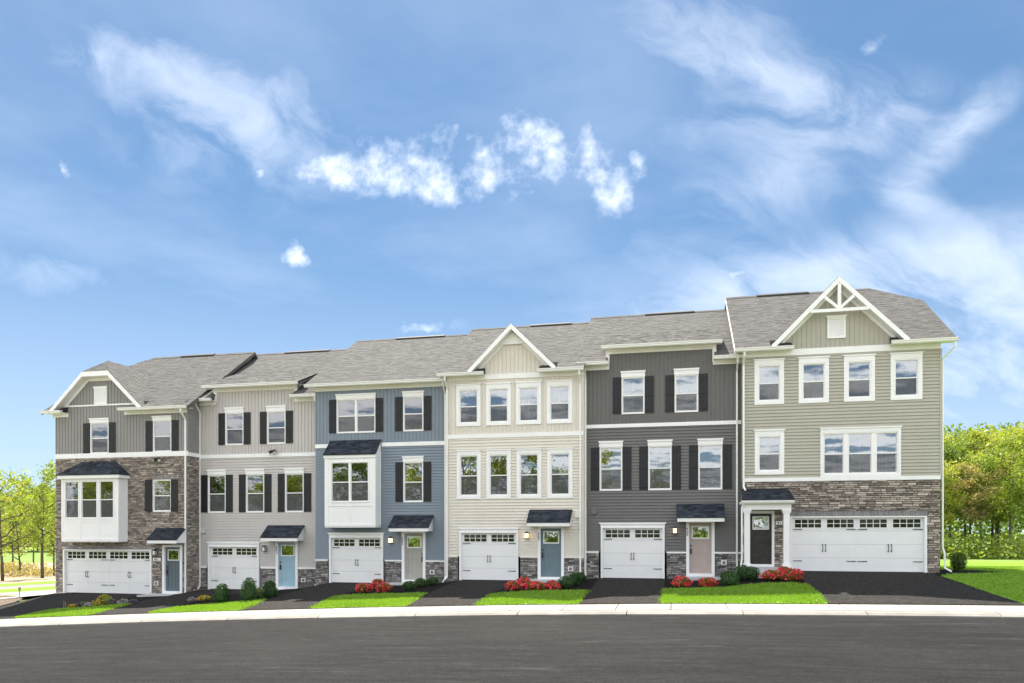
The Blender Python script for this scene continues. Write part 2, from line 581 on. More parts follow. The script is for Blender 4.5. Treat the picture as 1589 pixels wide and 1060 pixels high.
def quads_obj(name, V, m, parent=None, tint=None, loc=None):
    """V: (n,k,3) array of separate k-gons"""
    n, k, _ = V.shape
    me = bpy.data.meshes.new(name)
    me.vertices.add(n * k)
    me.vertices.foreach_set('co', V.reshape(-1).astype(np.float32))
    me.loops.add(n * k)
    me.loops.foreach_set('vertex_index', np.arange(n * k, dtype=np.int32))
    me.polygons.add(n)
    me.polygons.foreach_set('loop_start', np.arange(0, n * k, k, dtype=np.int32))
    me.materials.append(m)
    if tint is not None:
        at = me.attributes.new('tint', 'FLOAT', 'FACE')
        at.data.foreach_set('value', tint.astype(np.float32))
    me.update(calc_edges=True)
    me.validate()
    o = bpy.data.objects.new(name, me)
    COL.objects.link(o)
    o.parent = parent
    if loc:
        o.location = loc
    return o


def tag(o, label=None, cat=None, group=None, kind=None):
    if label:
        o['label'] = label
    if cat:
        o['category'] = cat
    if group:
        o['group'] = group
    if kind:
        o['kind'] = kind
    return o


def empty(name, loc, label=None, cat=None, group=None):
    o = bpy.data.objects.new(name, None)
    o.empty_display_size = 0.3
    o.location = loc
    COL.objects.link(o)
    return tag(o, label, cat, group)


def copy_tree(o, parent=None):
    c = o.copy()
    COL.objects.link(c)
    c.parent = parent
    for ch in list(o.children):
        copy_tree(ch, c)
    return c


# ------------------------------------------------------------------ terrain
RX = [-60, -40, -30, -21.88, -18.14, -14.63, -9.66, -4.63, 0.2, 4.47, 8.32, 14, 40]
RZ = [-5.3, -4.23, -3.66, -3.19, -2.98, -2.8, -2.57, -2.38, -2.24, -2.17, -2.12, -2.06, -1.85]
HX = [-60, -29.6, -24.1, -22.4, -21.8, -19.0, -16.6, -15.3, -12.6, -10.0, -9.1, -6.4, -4.0, -3.1, -0.4, 1.6, 3.6, 4.3, 9.3, 12, 40]
HZ = [-4.35, -3.0, -2.99, -2.9, -2.77, -2.76, -2.62, -2.33, -2.32, -2.25, -2.1, -2.09, -2.03, -1.96, -1.95, -1.9, -1.66, -1.56, -1.56, -1.55, -1.5]


def Rz(x):
    return float(np.interp(x, RX, RZ))


def Hz(x):
    return float(np.interp(x, HX, HZ))


def T(X, Y):
    if Y <= 20.4:
        return Rz(X) + (0.12 if Y < 8.4 else 0.0)
    if Y < 22.1:
        return Rz(X) + .1 + .05 * (Y - 20.4) / 1.7
    if Y < 30.3:
        t = (Y - 22.1) / 8.2
        return (Rz(X) + .15) * (1 - t) + Hz(X) * t
    z = Hz(X)
    if Y > 33:
        z -= .024 * (min(Y, 95) - 33) * min(max((X + 10) / 15, 0), 1)
    return z


def patch(name, poly, off, m, step=0.6, th=0.0):
    bm = bmesh.new()
    vs = [bm.verts.new((x, y, 0)) for x, y in poly]
    bm.faces.new(vs)
    xs = [p[0] for p in poly]
    ys = [p[1] for p in poly]
    for ax, lo, hi in ((0, min(xs), max(xs)), (1, min(ys), max(ys))):
        k = math.ceil(lo / step)
        while k * step < hi:
            co = [0, 0, 0]
            no = [0, 0, 0]
            co[ax] = k * step
            no[ax] = 1
            bmesh.ops.bisect_plane(bm, geom=bm.verts[:] + bm.edges[:] + bm.faces[:], plane_co=co, plane_no=no)
            k += 1
    bmesh.ops.triangulate(bm, faces=bm.faces[:])
    for v in bm.verts:
        v.co.z = T(v.co.x, v.co.y) + off
    bmesh.ops.recalc_face_normals(bm, faces=bm.faces)
    if bm.faces and sum(f.normal.z for f in bm.faces) < 0:
        bmesh.ops.reverse_faces(bm, faces=bm.faces)
    me = bpy.data.meshes.new(name)
    bm.to_mesh(me)
    bm.free()
    me.materials.append(m)
    o = bpy.data.objects.new(name, me)
    COL.objects.link(o)
    return o


def grid_sheet(name, xs, ys, zf, m):
    V = [(x, y, zf(x, y)) for y in ys for x in xs]
    nx = len(xs)
    Fc = [(j * nx + i, j * nx + i + 1, (j + 1) * nx + i + 1, (j + 1) * nx + i) for j in range(len(ys) - 1) for i in range(nx - 1)]
    me = bpy.data.meshes.new(name)
    me.from_pydata(V, [], Fc)
    me.materials.append(m)
    me.polygons.foreach_set('use_smooth', [True] * len(me.polygons))
    o = bpy.data.objects.new(name, me)
    COL.objects.link(o)
    return o


def base_z(x, y):
    z = T(x, y)
    if -31.5 < x < 9.9 and 8 < y < 43:
        z -= 0.10
    elif 8.2 < y < 22.3:
        z -= 0.10
    if x < -45 and y > 55:
        z -= 0.0
    return z


xs = sorted(set([-1500, -700, -350, -200, -130, -95, -75, -60, -52, -46, -40, -36, -33] + [round(-31.5 + .8 * i, 2) for i in range(56)] + [14, 16, 19, 23, 28, 34, 42, 55, 75, 110, 180, 350, 700, 1500]))
ys = sorted(set([-600, -250, -120, -60, -30, -15, -5, 3] + [round(8 + .8 * i, 2) for i in range(32)] + [35, 38, 41, 44, 48, 53, 60, 68, 78, 90, 105, 130, 170, 240, 400, 800, 1800]))
g = grid_sheet('ground', xs, ys, base_z, M_field)
tag(g, 'open grassy ground around and beyond the houses', 'ground', kind='structure')

xr = [round(-70 + 2 * i, 2) for i in range(70)]
yr = [8.4 + 1.0 * i for i in range(12)] + [20.4]
r = grid_sheet('road', xr, yr, lambda x, y: Rz(x), M_road)
tag(r, 'dark asphalt street across the foreground', 'road', kind='structure')

M_bounce_soil = ground_mat('bounce_soil', (0.36, 0.29, 0.22), (0.42, 0.35, 0.27), (0.30, 0.25, 0.19), 0.5, 9.0, 0.5)  # pale ground added out of view to bounce warm light onto the facades
sx = grid_sheet('bounce_soil', [-75 + 5 * i for i in range(25)], [-45 + 2.66 * i for i in range(21)], lambda x, y: T(x, y) + .03, M_bounce_soil)
tag(sx, 'unseen pale soil added on the near side of the street to bounce light onto the houses', 'soil', kind='structure')

# kerb and pavement, slab by slab
kerb = empty('kerb', (0, 0, 0), 'pale concrete kerb along the far edge of the street', 'kerb')
kerb['kind'] = 'structure'
walk = empty('pavement', (0, 0, 0), 'pale concrete pavement running in front of all six houses', 'pavement')
walk['kind'] = 'structure'


def strip_piece(parent, name, x0, x1, prof, m, gap):
    """prof: list of (y, dz) above road level, extruded along x following the road slope"""
    mb = MB()
    for xa, xb in ((x0 + gap, x1 - gap),):
        za, zb = Rz(xa), Rz(xb)
        for k in range(len(prof) - 1):
            (ya, da), (yb, db) = prof[k], prof[k + 1]
            mb.face([(xa, ya, za + da), (xb, ya, zb + da), (xb, yb, zb + db), (xa, yb, za + db)])
        for xx, zz in ((xa, za), (xb, zb)):
            mb.face([(xx, y, zz + d) for y, d in prof] + [(xx, prof[-1][0], zz - .2), (xx, prof[0][0], zz - .2)])
    return mb.build(name, m, parent)


x = -44.0
while x < 26:
    strip_piece(kerb, 'kerb_stone', x, x + 3.05, [(20.395, -0.15), (20.42, 0.035), (20.55, 0.085), (20.80, 0.105), (20.815, 0.09), (20.815, -.1)], M_kerb, 0.011)
    x += 3.05
x = -44.2
while x < 26:
    strip_piece(walk, 'slab', x, x + 1.52, [(20.83, -.05), (20.83, 0.098), (20.845, 0.112), (22.08, 0.152), (22.1, 0.14), (22.1, -.1)], M_walk, 0.010)
    x += 1.52

# driveways: (label, outline from garage to street)
DRV = [
    ('wide asphalt driveway of the leftmost house', [(-29.2, 31.2), (-29.2, 30.2), (-28.8, 28.5), (-28.37, 27.1), (-28.0, 26.1), (-27.3, 22.1), (-23.1, 22.1), (-23.9, 24.6), (-24.05, 27), (-24.05, 31.2)]),
    ('asphalt driveway of the pale greige house', [(-21.85, 31.9), (-21.6, 27), (-20.9, 24.5), (-19.9, 22.1), (-17.6, 22.1), (-18.1, 24.3), (-18.95, 27.5), (-19.05, 31.9)]),
    ('asphalt driveway of the blue house', [(-15.35, 31.6), (-14.95, 25.5), (-14.2, 22.1), (-11.55, 22.1), (-12.4, 25.5), (-12.6, 31.6)]),
    ('asphalt driveway of the cream house', [(-9.1, 31.0), (-8.8, 26), (-8.3, 22.1), (-6.0, 22.1), (-6.3, 25.3), (-6.4, 31.0)]),
    ('asphalt driveway of the dark grey house', [(-3.1, 31.6), (-2.8, 22.1), (-0.4, 22.1), (-0.38, 31.6)]),
    ('wide asphalt driveway of the sage green house', [(4.3, 31.1), (4.35, 26), (4.15, 22.1), (9.1, 22.1), (9.12, 24.5), (9.2, 27), (9.28, 31.1)]),
]
for lb, poly in DRV:
    tag(patch('driveway', poly, 0.022, M_drive), lb, 'driveway', kind='structure')

# mulch between the driveways, lawns laid over it
GAPS = [(-24.6, -21.0), (-19.9, -13.9), (-13.0, -8.1), (-6.7, -2.6), (-0.6, 4.6)]
BED = [
    ('dark mulch bed between the leftmost garage and its neighbour', [(-24.2, 31.9), (-24.2, 26), (-23.2, 22.1), (-19.7, 22.1), (-20.9, 24.5), (-21.7, 27), (-21.9, 31.9)]),
    ('dark mulch bed before the pale blue front door', [(-19.2, 31.9), (-19.1, 27.5), (-18.2, 24.3), (-17.7, 22.1), (-13.9, 22.1), (-14.8, 25.5), (-15.3, 31.9)]),
    ('dark mulch bed before the blue house', [(-12.7, 31.6), (-12.5, 25.5), (-11.6, 22.1), (-8.2, 22.1), (-8.7, 26), (-9.0, 31.6)]),
    ('dark mulch bed before the cream house', [(-6.5, 31.5), (-6.4, 25.3), (-6.1, 22.1), (-2.7, 22.1), (-3.0, 31.5)]),
    ('dark mulch bed between the dark grey house and the sage green porch', [(-0.45, 31.6), (-0.45, 22.1), (4.2, 22.1), (4.4, 26), (4.4, 31.6)]),
    ('small dark mulch patch by the right corner of the sage green house', [(9.2, 31.0), (9.3, 29.6), (10.2, 30.2), (11.4, 30.6), (12.2, 31.3), (11.6, 32.6), (10.3, 33.2), (9.7, 33)]),
]
for lb, poly in BED:
    tag(patch('mulch_bed', poly, 0.008, M_mulch, step=0.4), lb, 'mulch bed', kind='structure')
LAWN = [
    ('small lawn with a flower bed in front of the leftmost house', [(-23.15, 22.1), (-23.5, 22.9), (-24.0, 24.3), (-24.05, 24.9), (-23.4, 25.1), (-22.3, 25.3), (-21.3, 25.85), (-21.0, 25.3), (-20.6, 24.0), (-20.0, 22.1)]),
    ('small lawn below the three conical shrubs', [(-17.6, 22.1), (-17.9, 23.1), (-17.85, 24.0), (-16.8, 24.65), (-15.6, 24.75), (-14.85, 25.0), (-14.6, 24.3), (-14.3, 23.2), (-14.05, 22.1)]),
    ('small lawn in front of the blue house', [(-11.6, 22.1), (-11.95, 23.5), (-12.45, 25.5), (-12.2, 26.0), (-10.75, 26.4), (-9.7, 26.0), (-8.85, 25.7), (-8.5, 23.6), (-8.3, 22.1)]),
    ('small lawn in front of the cream house', [(-6.05, 22.1), (-6.15, 23.5), (-6.35, 25.2), (-5.7, 25.9), (-4.9, 26.2), (-3.9, 26.2), (-3.0, 25.9), (-2.9, 24), (-2.82, 22.1)]),
    ('lawn between the dark grey house and the wide right driveway', [(-0.42, 22.1), (-0.42, 26.4), (0.8, 26.6), (1.75, 26.95), (2.5, 27.3), (3.2, 27.35), (3.9, 27.0), (4.3, 26.4), (4.28, 24.2), (4.15, 22.1)]),
    ('wide lawn to the right of the sage green house', [(9.1, 22.1), (9.13, 24.5), (9.25, 27), (9.3, 29.3), (9.8, 30.0), (10.8, 30.3), (11.8, 30.8), (12.4, 31.6), (11.7, 32.9), (10.4, 33.4), (10.2, 45), (14, 58), (40, 58), (40, 22.1)]),
]


def in_poly(P, poly):
    x, y = P[:, 0], P[:, 1]
    r = np.zeros(len(P), bool)
    j = len(poly) - 1
    for i in range(len(poly)):
        xi, yi = poly[i]
        xj, yj = poly[j]
        c = ((yi > y) != (yj > y)) & (x < (xj - xi) * (y - yi) / (yj - yi + 1e-12) + xi)
        r ^= c
        j = i
    return r


def grass_on(poly, off, dens, hmin, hmax, width, box=None):
    xs_ = [p[0] for p in poly]
    ys_ = [p[1] for p in poly]
    x0, x1, y0, y1 = box or (min(xs_) - .1, max(xs_) + .1, min(ys_), max(ys_) + .1)
    n = int((x1 - x0) * (y1 - y0) * dens)
    P = np.column_stack([rng.uniform(x0, x1, n), rng.uniform(y0, y1, n)])
    P = P[in_poly(P + rng.normal(0, .05, P.shape), poly)]
    n = len(P)
    z = np.array([T(a, b) for a, b in P]) + off
    a = rng.uniform(0, 2 * np.pi, n)
    h = rng.uniform(hmin, hmax, n)
    w = width * rng.uniform(.7, 1.3, n)
    d = np.column_stack([np.cos(a), np.sin(a), np.zeros(n)]) * w[:, None] * .5
    B = np.column_stack([P, z])
    tip = B + np.column_stack([rng.normal(0, .5, n) * h, rng.normal(0, .5, n) * h, h])
    V = np.stack([B - d, B + d, tip], axis=1)
    # slow drifts of lighter and darker growth
    tn = np.array([mnoise.noise((p[0] * .9, p[1] * .9, 3.1)) for p in P]) * .35 + .45 + rng.uniform(-.35, .35, n)
    return V, np.clip(tn, 0, 1)


for i, (lb, poly) in enumerate(LAWN):
    big = i == 5
    lo = patch('lawn', poly, 0.020, M_lawn, step=1.2 if big else 0.5)
    tag(lo, lb, 'lawn', kind='structure')
    V, tn = grass_on(poly, 0.018, 300 if big else 760, .03, .075, .032, box=(9.1, 20, 22.1, 40) if big else None)
    # the turf spills a little over the edges
    go = quads_obj('lawn_grass', V, L_grass, None, tn)
    tag(go, 'short green grass of the ' + lb, 'grass', kind='stuff')

# ------------------------------------------------------------------ townhouses
def subtract(rects, op):
    a0, a1, b0, b1 = op
    out = []
    for x0, x1, z0, z1 in rects:
        if a1 <= x0 or a0 >= x1 or b1 <= z0 or b0 >= z1:
            out.append((x0, x1, z0, z1))
            continue
        if z0 < b0:
            out.append((x0, x1, z0, b0))
        if b1 < z1:
            out.append((x0, x1, b1, z1))
        m0, m1 = max(z0, b0), min(z1, b1)
        if x0 < a0:
            out.append((x0, a0, m0, m1))
        if a1 < x1:
            out.append((a1, x1, m0, m1))
    return out


def cut(rect, ops):
    r = [rect]
    for o in ops:
        r = subtract(r, o)
    return r


FRONT = lambda x, y, z: (x, y, z)


def backing(parent, name, x0, x1, z0, z1, ops, m, fr=FRONT, ztop=None, n0=0.004, n1=0.12):
    mb = MB(fr)
    xs_ = [x0, x1]
    if ztop:
        xs_ = list(np.linspace(x0, x1, 41))
    for k in range(len(xs_) - 1):
        for a0, a1, b0, b1 in cut((xs_[k], xs_[k + 1], z0, z1), ops):
            if ztop:
                tl, tr = min(b1, ztop(a0)), min(b1, ztop(a1))
                if tl <= b0 + .001 and tr <= b0 + .001:
                    continue
                tl, tr = max(tl, b0), max(tr, b0)
            else:
                tl = tr = b1
            mb.hexa([(a0, n0, b0), (a1, n0, b0), (a1, n1, b0), (a0, n1, b0), (a0, n0, tl), (a1, n0, tr), (a1, n1, tr), (a0, n1, tl)])
    return mb.build(name, m, parent)


def merge_rows(r):
    return r


def lap_siding(parent, x0, x1, z0, z1, ops, m, fr=FRONT, exp=0.127):
    wall = backing(parent, 'siding_wall', x0, x1, z0, z1, ops, m, fr)
    z = z0
    while z < z1 - .01:
        zt = min(z + exp, z1)
        for a0, a1, b0, b1 in merge_rows(cut((x0, x1, z, zt), ops)):
            if a1 - a0 < .01:
                continue
            mb = MB(fr)
            yb = -.036 + .033 * (b0 - z) / exp
            yt = -.036 + .033 * (b1 - z) / exp
            mb.hexa([(a0, yb, b0), (a1, yb, b0), (a1, .003, b0), (a0, .003, b0), (a0, yt, b1), (a1, yt, b1), (a1, .003, b1), (a0, .003, b1)])
            mb.build('siding_board', m, wall)
        z += exp
    return wall


def batten_siding(parent, x0, x1, z0, z1, ops, m, ztop=None, w=0.172):
    wall = backing(parent, 'siding_wall', x0, x1, z0, z1, ops, m, ztop=ztop)
    n = round((x1 - x0) / w)
    w = (x1 - x0) / n
    for k in range(n):
        xa, xb = x0 + k * w, x0 + (k + 1) * w
        # flat board and the raised batten on its left edge
        for nm, pa, pb, y in (('batten', xa + .004, xa + .040, -.026), ('siding_board', xa + .044, xb, -.008)):
            for a0, a1, b0, b1 in cut((pa, pb, z0, z1), ops):
                if a1 - a0 < .006:
                    continue
                tl = tr = b1
                if ztop:
                    tl, tr = min(b1, ztop(a0)), min(b1, ztop(a1))
                    if min(tl, tr) <= b0 + .01:
                        continue
                mb = MB()
                mb.hexa([(a0, y, b0), (a1, y, b0), (a1, .003, b0), (a0, .003, b0), (a0, y, tl), (a1, y, tr), (a1, .003, tr), (a0, .003, tl)])
                mb.build(nm, m, wall)
    return wall


def one_stone(mb, a0, a1, b0, b1, d, rs):
    j = lambda q: rs.uniform(-q, q)
    e = min(.014, (b1 - b0) * .18)
    p = [(a0, .0, b0), (a1, .0, b0), (a1, .0, b1), (a0, .0, b1)]
    f = [(a0 + e + j(.006), -d + j(.008), b0 + e + j(.004)), (a1 - e + j(.006), -d + j(.008), b0 + e + j(.004)),
         (a1 - e + j(.006), -d + j(.008), b1 - e + j(.004)), (a0 + e + j(.006), -d + j(.008), b1 - e + j(.004))]
    i = len(mb.v)
    mb.v += [mb.fr(*q) for q in p + f]
    for fc in ((4, 5, 6, 7), (0, 1, 5, 4), (1, 2, 6, 5), (2, 3, 7, 6), (3, 0, 4, 7)):
        mb.f.append(tuple(i + k for k in fc))
        mb.t.append(mb.tint)


def stone_rects(x0, x1, z0, z1, ops, hs, ws, rs):
    out = []
    z = z0
    while z < z1 - .02:
        h = rs.uniform(*hs)
        if z1 - z - h < hs[0] * .6:
            h = z1 - z
        x = x0 - rs.uniform(0, ws[1] * .6)
        while x < x1:
            w = rs.uniform(*ws) * (1.25 if rs.random() < .15 else 1)
            xa, xb = max(x, x0), min(x + w, x1)
            # tall course now and then split into two thin stones
            parts = [(z, z + h)]
            if h > .105 and rs.random() < .45:
                zz = z + h * rs.uniform(.4, .6)
                parts = [(z, zz), (zz, z + h)]
            for za, zb in parts:
                for q in cut((xa, xb, za, zb), ops):
                    if q[1] - q[0] > .035 and q[3] - q[2] > .02:
                        out.append(q)
            x += w
        z += h
    return out


def stone_wall(parent, zones, ops, m, hs, ws, seed):
    """zones: list of (x0,x1,z0,z1,fr)"""
    rs = random.Random(seed)
    wall = None
    items = []
    for x0, x1, z0, z1, fr in zones:
        b = backing(parent, 'stone_wall' if wall is None else 'stone_return', x0, x1, z0, z1, ops if fr is FRONT else [], M_mortar, fr)
        wall = wall or b
        items += [(q, fr) for q in stone_rects(x0, x1, z0, z1, ops if fr is FRONT else [], hs, ws, rs)]
    items.sort(key=lambda t: -(t[0][1] - t[0][0]) * (t[0][3] - t[0][2]))
    g_ = .006
    rest = MB()
    for k, ((a0, a1, b0, b1), fr) in enumerate(items):
        d = rs.uniform(.022, .055)
        if k < 300:
            mb = MB(fr)
            one_stone(mb, a0 + g_, a1 - g_, b0 + g_ * .8, b1 - g_ * .8, d, rs)
            mb.build('stone', m, wall)
        else:
            rest.fr = fr
            rest.tint = rs.random()
            one_stone(rest, a0 + g_, a1 - g_, b0 + g_ * .8, b1 - g_ * .8, d, rs)
    if rest.f:
        tag(rest.build('small_stones', m, wall, tint=True), kind='stuff')
    return wall


def soldier_course(parent, x0, x1, z0, z1):
    lin = MB().box(x0, x1, -.02, .0, z0, z1).build('brick_lintel', M_mortar, parent)
    n = round((x1 - x0) / .085)
    w = (x1 - x0) / n
    for k in range(n):
        d = random.uniform(.036, .046)
        mb = MB()
        mb.box(x0 + k * w + .006, x0 + (k + 1) * w - .006, -d, -.012, z0 + .006, z1 - .006)
        mb.build('brick', M_brick, lin)


def window(parent, x0, x1, z0, z1, units=1, casing=0.0, header=0.25, dy=0.0, split=None, hx=0.045, name='window'):
    """sash window; x0..z1 is the outer size (casing included); returns the rough opening"""
    fr = lambda x, y, z: (x, y + dy, z)
    X0, X1, Z0, Z1 = x0 + casing, x1 - casing, z0 + casing, z1 - (casing * .55 if casing else 0)
    f = MB(fr)
    t = .042
    f.box(X0, X0 + t, -.03, .09, Z0, Z1).box(X1 - t, X1, -.03, .09, Z0, Z1)
    f.box(X0 + t, X1 - t, -.032, .09, Z1 - t, Z1).box(X0 + t, X1 - t, -.036, .09, Z0, Z0 + t * 1.1)
    if split is None:
        w = (X1 - X0 - 2 * t) / units
        split = [(X0 + t + k * w + (.045 if k else 0), X0 + t + (k + 1) * w - (.045 if k < units - 1 else 0)) for k in range(units)]
    for k in range(len(split) - 1):
        f.box(split[k][1], split[k + 1][0], -.028, .09, Z0 + t * 1.1, Z1 - t)
    zm = (Z0 + Z1) / 2
    s_ = .026
    for a, b in split:
        # upper sash sits forward of the lower one is reversed here: lower inside
        f.box(a, b, .006, .035, zm - .022, zm + .022)
        f.box(a, a + s_, .008, .034, zm + .022, Z1 - t).box(b - s_, b, .008, .034, zm + .022, Z1 - t)
        f.box(a + s_, b - s_, .009, .034, Z1 - t - s_, Z1 - t)
        f.box(a, a + s_, .030, .06, Z0 + t * 1.1, zm - .022).box(b - s_, b, .030, .06, Z0 + t * 1.1, zm - .022)
        f.box(a + s_, b - s_, .031, .06, Z0 + t * 1.1, Z0 + t * 1.1 + s_ * 1.3)
    w = f.build(name, M_vinyl, parent)
    for a, b in split:
        for q0, q1, y in ((zm + .022, Z1 - t - s_, .020), (Z0 + t * 1.1 + s_ * 1.3, zm - .022, .044)):
            MB(fr).box(a + s_, b - s_, y, y + .004, q0, q1).build('pane', M_glass, w)
            if q0 < zm - .1 and z1 < 99:
                MB(fr).box(a + s_, b - s_, .0225, .0235, q0 + .0, q1).build('insect_screen', M_screen, w)
            c = (a + b) / 2
            MB(fr).box(c - .012, c + .012, y + .007, y + .013, q0, q1).build('muntin', M_vinyl, w)
    if casing:
        c = MB(fr)
        c.box(x0, X0, -.05, .0, z0, z1).box(X1, x1, -.05, .0, z0, z1)
        c.box(X0, X1, -.05, .0, z0, Z0).box(X0, X1, -.05, .0, Z1, z1)
        c.build('casing', M_white, w)
    if header:
        hh = header
        c = MB(fr)
        o = 0.02 if not casing else .0
        c.box(x0 - o, x1 + o, -.055, .0, z1, z1 + hh * .72)
        c.prism_y([(x0 - o, z1 + hh * .72), (x1 + o, z1 + hh * .72), (x1 + hx, z1 + hh * .86), (x1 + hx, z1 + hh), (x0 - hx, z1 + hh), (x0 - hx, z1 + hh * .86)], -.085, .0)
        c.build('header', M_white, w)
    return (X0, X1, Z0, Z1)


def shutter(parent, x0, x1, z0, z1, dy=0.0):
    fr = lambda x, y, z: (x, y + dy, z)
    mb = MB(fr)
    n = 3
    w = (x1 - x0) / n
    for k in range(n):
        mb.box(x0 + k * w + .004, x0 + (k + 1) * w - .004, -.045, -.022, z0, z1)
    o = mb.build('shutter', M_black, parent)
    h = z1 - z0
    for q in (.06, .47, .87):
        MB(fr).box(x0 + .004, x1 - .004, -.060, -.045, z0 + h * q, z0 + h * q + .085).build('batten', M_black, o)


def garage(parent, x0, x1, z1, groups, header=True):
    t = .085
    tr = MB()
    tr.box(x0, x0 + t, -.078, .12, -.02, z1).box(x1 - t, x1, -.078, .12, -.02, z1)
    tr.box(x0 + t, x1 - t, -.078, .12, z1 - t * .6, z1)
    g = tr.build('garage_door', M_white, parent)
    if header:
        c = MB()
        c.box(x0 - .01, x1 + .01, -.06, .0, z1, z1 + .11)
        c.prism_y([(x0 - .01, z1 + .11), (x1 + .01, z1 + .11), (x1 + .07, z1 + .15), (x1 + .07, z1 + .185), (x0 - .07, z1 + .185), (x0 - .07, z1 + .15)], -.09, .0)
        c.build('header', M_white, g)
    a, b = x0 + t, x1 - t
    zt = z1 - t * .6
    n = 4
    h = (zt - .03) / n
    MB().box(a, b, .07, .12, 0.0, .035).build('threshold', M_iron, g)
    for k in range(n):
        s_ = MB()
        za, zb = .035 + k * h, .035 + (k + 1) * h - .006
        s_.box(a, b, .052, .09, za, zb)
        # raised stiles and rails of the stamped carriage pattern
        m_ = groups
        w = (b - a) / m_
        for q in range(m_):
            xa, xb = a + q * w, a + (q + 1) * w
            s_.box(xa + .006, xa + .075, .046, .052, za, zb)
            s_.box(xb - .075, xb - .006, .046, .052, za, zb)
            if k == 0:
                s_.box(xa + .075, xb - .075, .046, .052, za, za + .07)
            if k < 3:
                nb = 6
                for r_ in range(1, nb):
                    xx = xa + .075 + (w - .15) * r_ / nb
                    s_.box(xx - .004, xx + .004, .049, .052, za, zb)
            s_.box(xa + .075, xb - .075, .0475, .052, za + h * .47, za + h * .5)
        s_.build('door_section', M_gdoor, g)
    za = .035 + 3 * h
    w = (b - a) / groups
    for q in range(groups):
        xa, xb = a + q * w + .11, a + (q + 1) * w - .11
        z0_, z1_ = za + .13, zb - .07
        ins = MB()
        ins.box(xa - .03, xb + .03, .034, .051, z0_ - .03, z0_).box(xa - .03, xb + .03, .034, .051, z1_, z1_ + .03)
        ins.box(xa - .03, xa, .034, .051, z0_, z1_).box(xb, xb + .03, .034, .051, z0_, z1_)
        for r_ in (1, 2, 3):
            xx = xa + (xb - xa) * r_ / 4
            ins.box(xx - .012, xx + .012, .036, .051, z0_, z1_)
        zz = (z0_ + z1_) / 2
        for r_ in range(4):
            xx = xa + (xb - xa) * r_ / 4
            ins.box(xx + .012, xx + (xb - xa) / 4 - .012, .037, .051, zz - .011, zz + .011)
        ins.build('window_grille', M_vinyl, g)
        for r_ in range(4):
            for u_ in range(2):
                xx = xa + (xb - xa) * r_ / 4
                MB().box(xx, xx + (xb - xa) / 4, .044, .050, (z0_, zz)[u_], (zz, z1_)[u_]).build('pane', M_dglass, g)
    # strap hinges and pull handles
    for q in range(groups // 2):
        xa, xb = a + 2 * q * w, a + 2 * (q + 1) * w
        c = (xa + xb) / 2
        for zz in (.42, za + .055):
            for p0, p1 in ((xa + .03, xa + .37), (xb - .37, xb - .03)):
                hb = MB()
                hb.prism_y([(p0, zz - .012), (p1, zz - .016), (p1, zz + .016), (p0, zz + .012)], .036, .046)
                hb.build('strap_hinge', M_iron, g)
        for p in (c - .055, c + .055):
            hb = MB()
            hb.tube([(p, .045, .80), (p, .0, .83), (p, -.012, .93), (p, .0, 1.03), (p, .045, 1.06)], [.011] * 5, 6)
            hb.box(p - .018, p + .018, .038, .047, .78, .84).box(p - .018, p + .018, .038, .047, 1.02, 1.08)
            hb.build('pull_handle', M_iron, g)


def front_door(parent, x0, x1, zs, z1, m, side='L', cas=.12):
    """x0..x1 leaf; zs sill height, z1 leaf top"""
    tr = MB()
    tr.box(x0 - cas, x0, -.078, .12, zs - .12, z1 + .02).box(x1, x1 + cas, -.078, .12, zs - .12, z1 + .02)
    tr.box(x0 - cas, x1 + cas, -.080, .12, z1 + .02, z1 + .13)
    tr.box(x0, x1, -.082, .12, zs - .12, zs)
    s_ = tr.build('door_surround', M_white, parent)
    d = MB()
    lx0, lx1, lz0, lz1 = x0 + .13, x1 - .13, z1 - .58, z1 - .12
    # frame of the leaf round a recessed plank panel, with an open light at the top
    d.box(x0, lx0, .04, .085, zs, z1).box(lx1, x1, .04, .085, zs, z1)
    d.box(lx0, lx1, .04, .085, lz1, z1).box(lx0, lx1, .04, .085, zs, zs + .2).box(lx0, lx1, .04, .085, lz0 - .1, lz0)
    n = 3
    w = (lx1 - lx0) / n
    for k in range(n):
        d.box(lx0 + k * w + .004, lx0 + (k + 1) * w - .004, .056, .085, zs + .2, lz0 - .1)
    d.box(lx0, lx1, .066, .085, zs + .2, lz0 - .1)
    leaf = d.build('door', m, parent)
    q = MB()
    q.box(lx0 - .03, lx0 + .015, .025, .04, lz0 - .03, lz1 + .03).box(lx1 - .015, lx1 + .03, .025, .04, lz0 - .03, lz1 + .03)
    q.box(lx0 + .015, lx1 - .015, .025, .04, lz0 - .03, lz0 + .015).box(lx0 + .015, lx1 - .015, .025, .04, lz1 - .015, lz1 + .03)
    q.build('light_frame', M_white, leaf)
    MB().box(lx0, lx1, .05, .054, lz0, lz1).build('pane', M_glass, leaf)
    hx = x0 + .07 if side == 'L' else x1 - .07
    hb = MB()
    hb.box(hx - .028, hx + .028, .028, .04, zs + .78, zs + 1.02)
    hb.tube([(hx, .03, zs + .79), (hx, -.02, zs + .82), (hx, -.03, zs + .9), (hx, -.01, zs + .97), (hx, .03, zs + .99)], [.012] * 5, 6)
    hb.tube([(hx, .035, zs + 1.13), (hx, .005, zs + 1.13)], [.035, .03], 10)
    hb.build('handle', M_iron, leaf)
    return (x0 - .02, x1 + .02, zs - .1, z1 + .05)


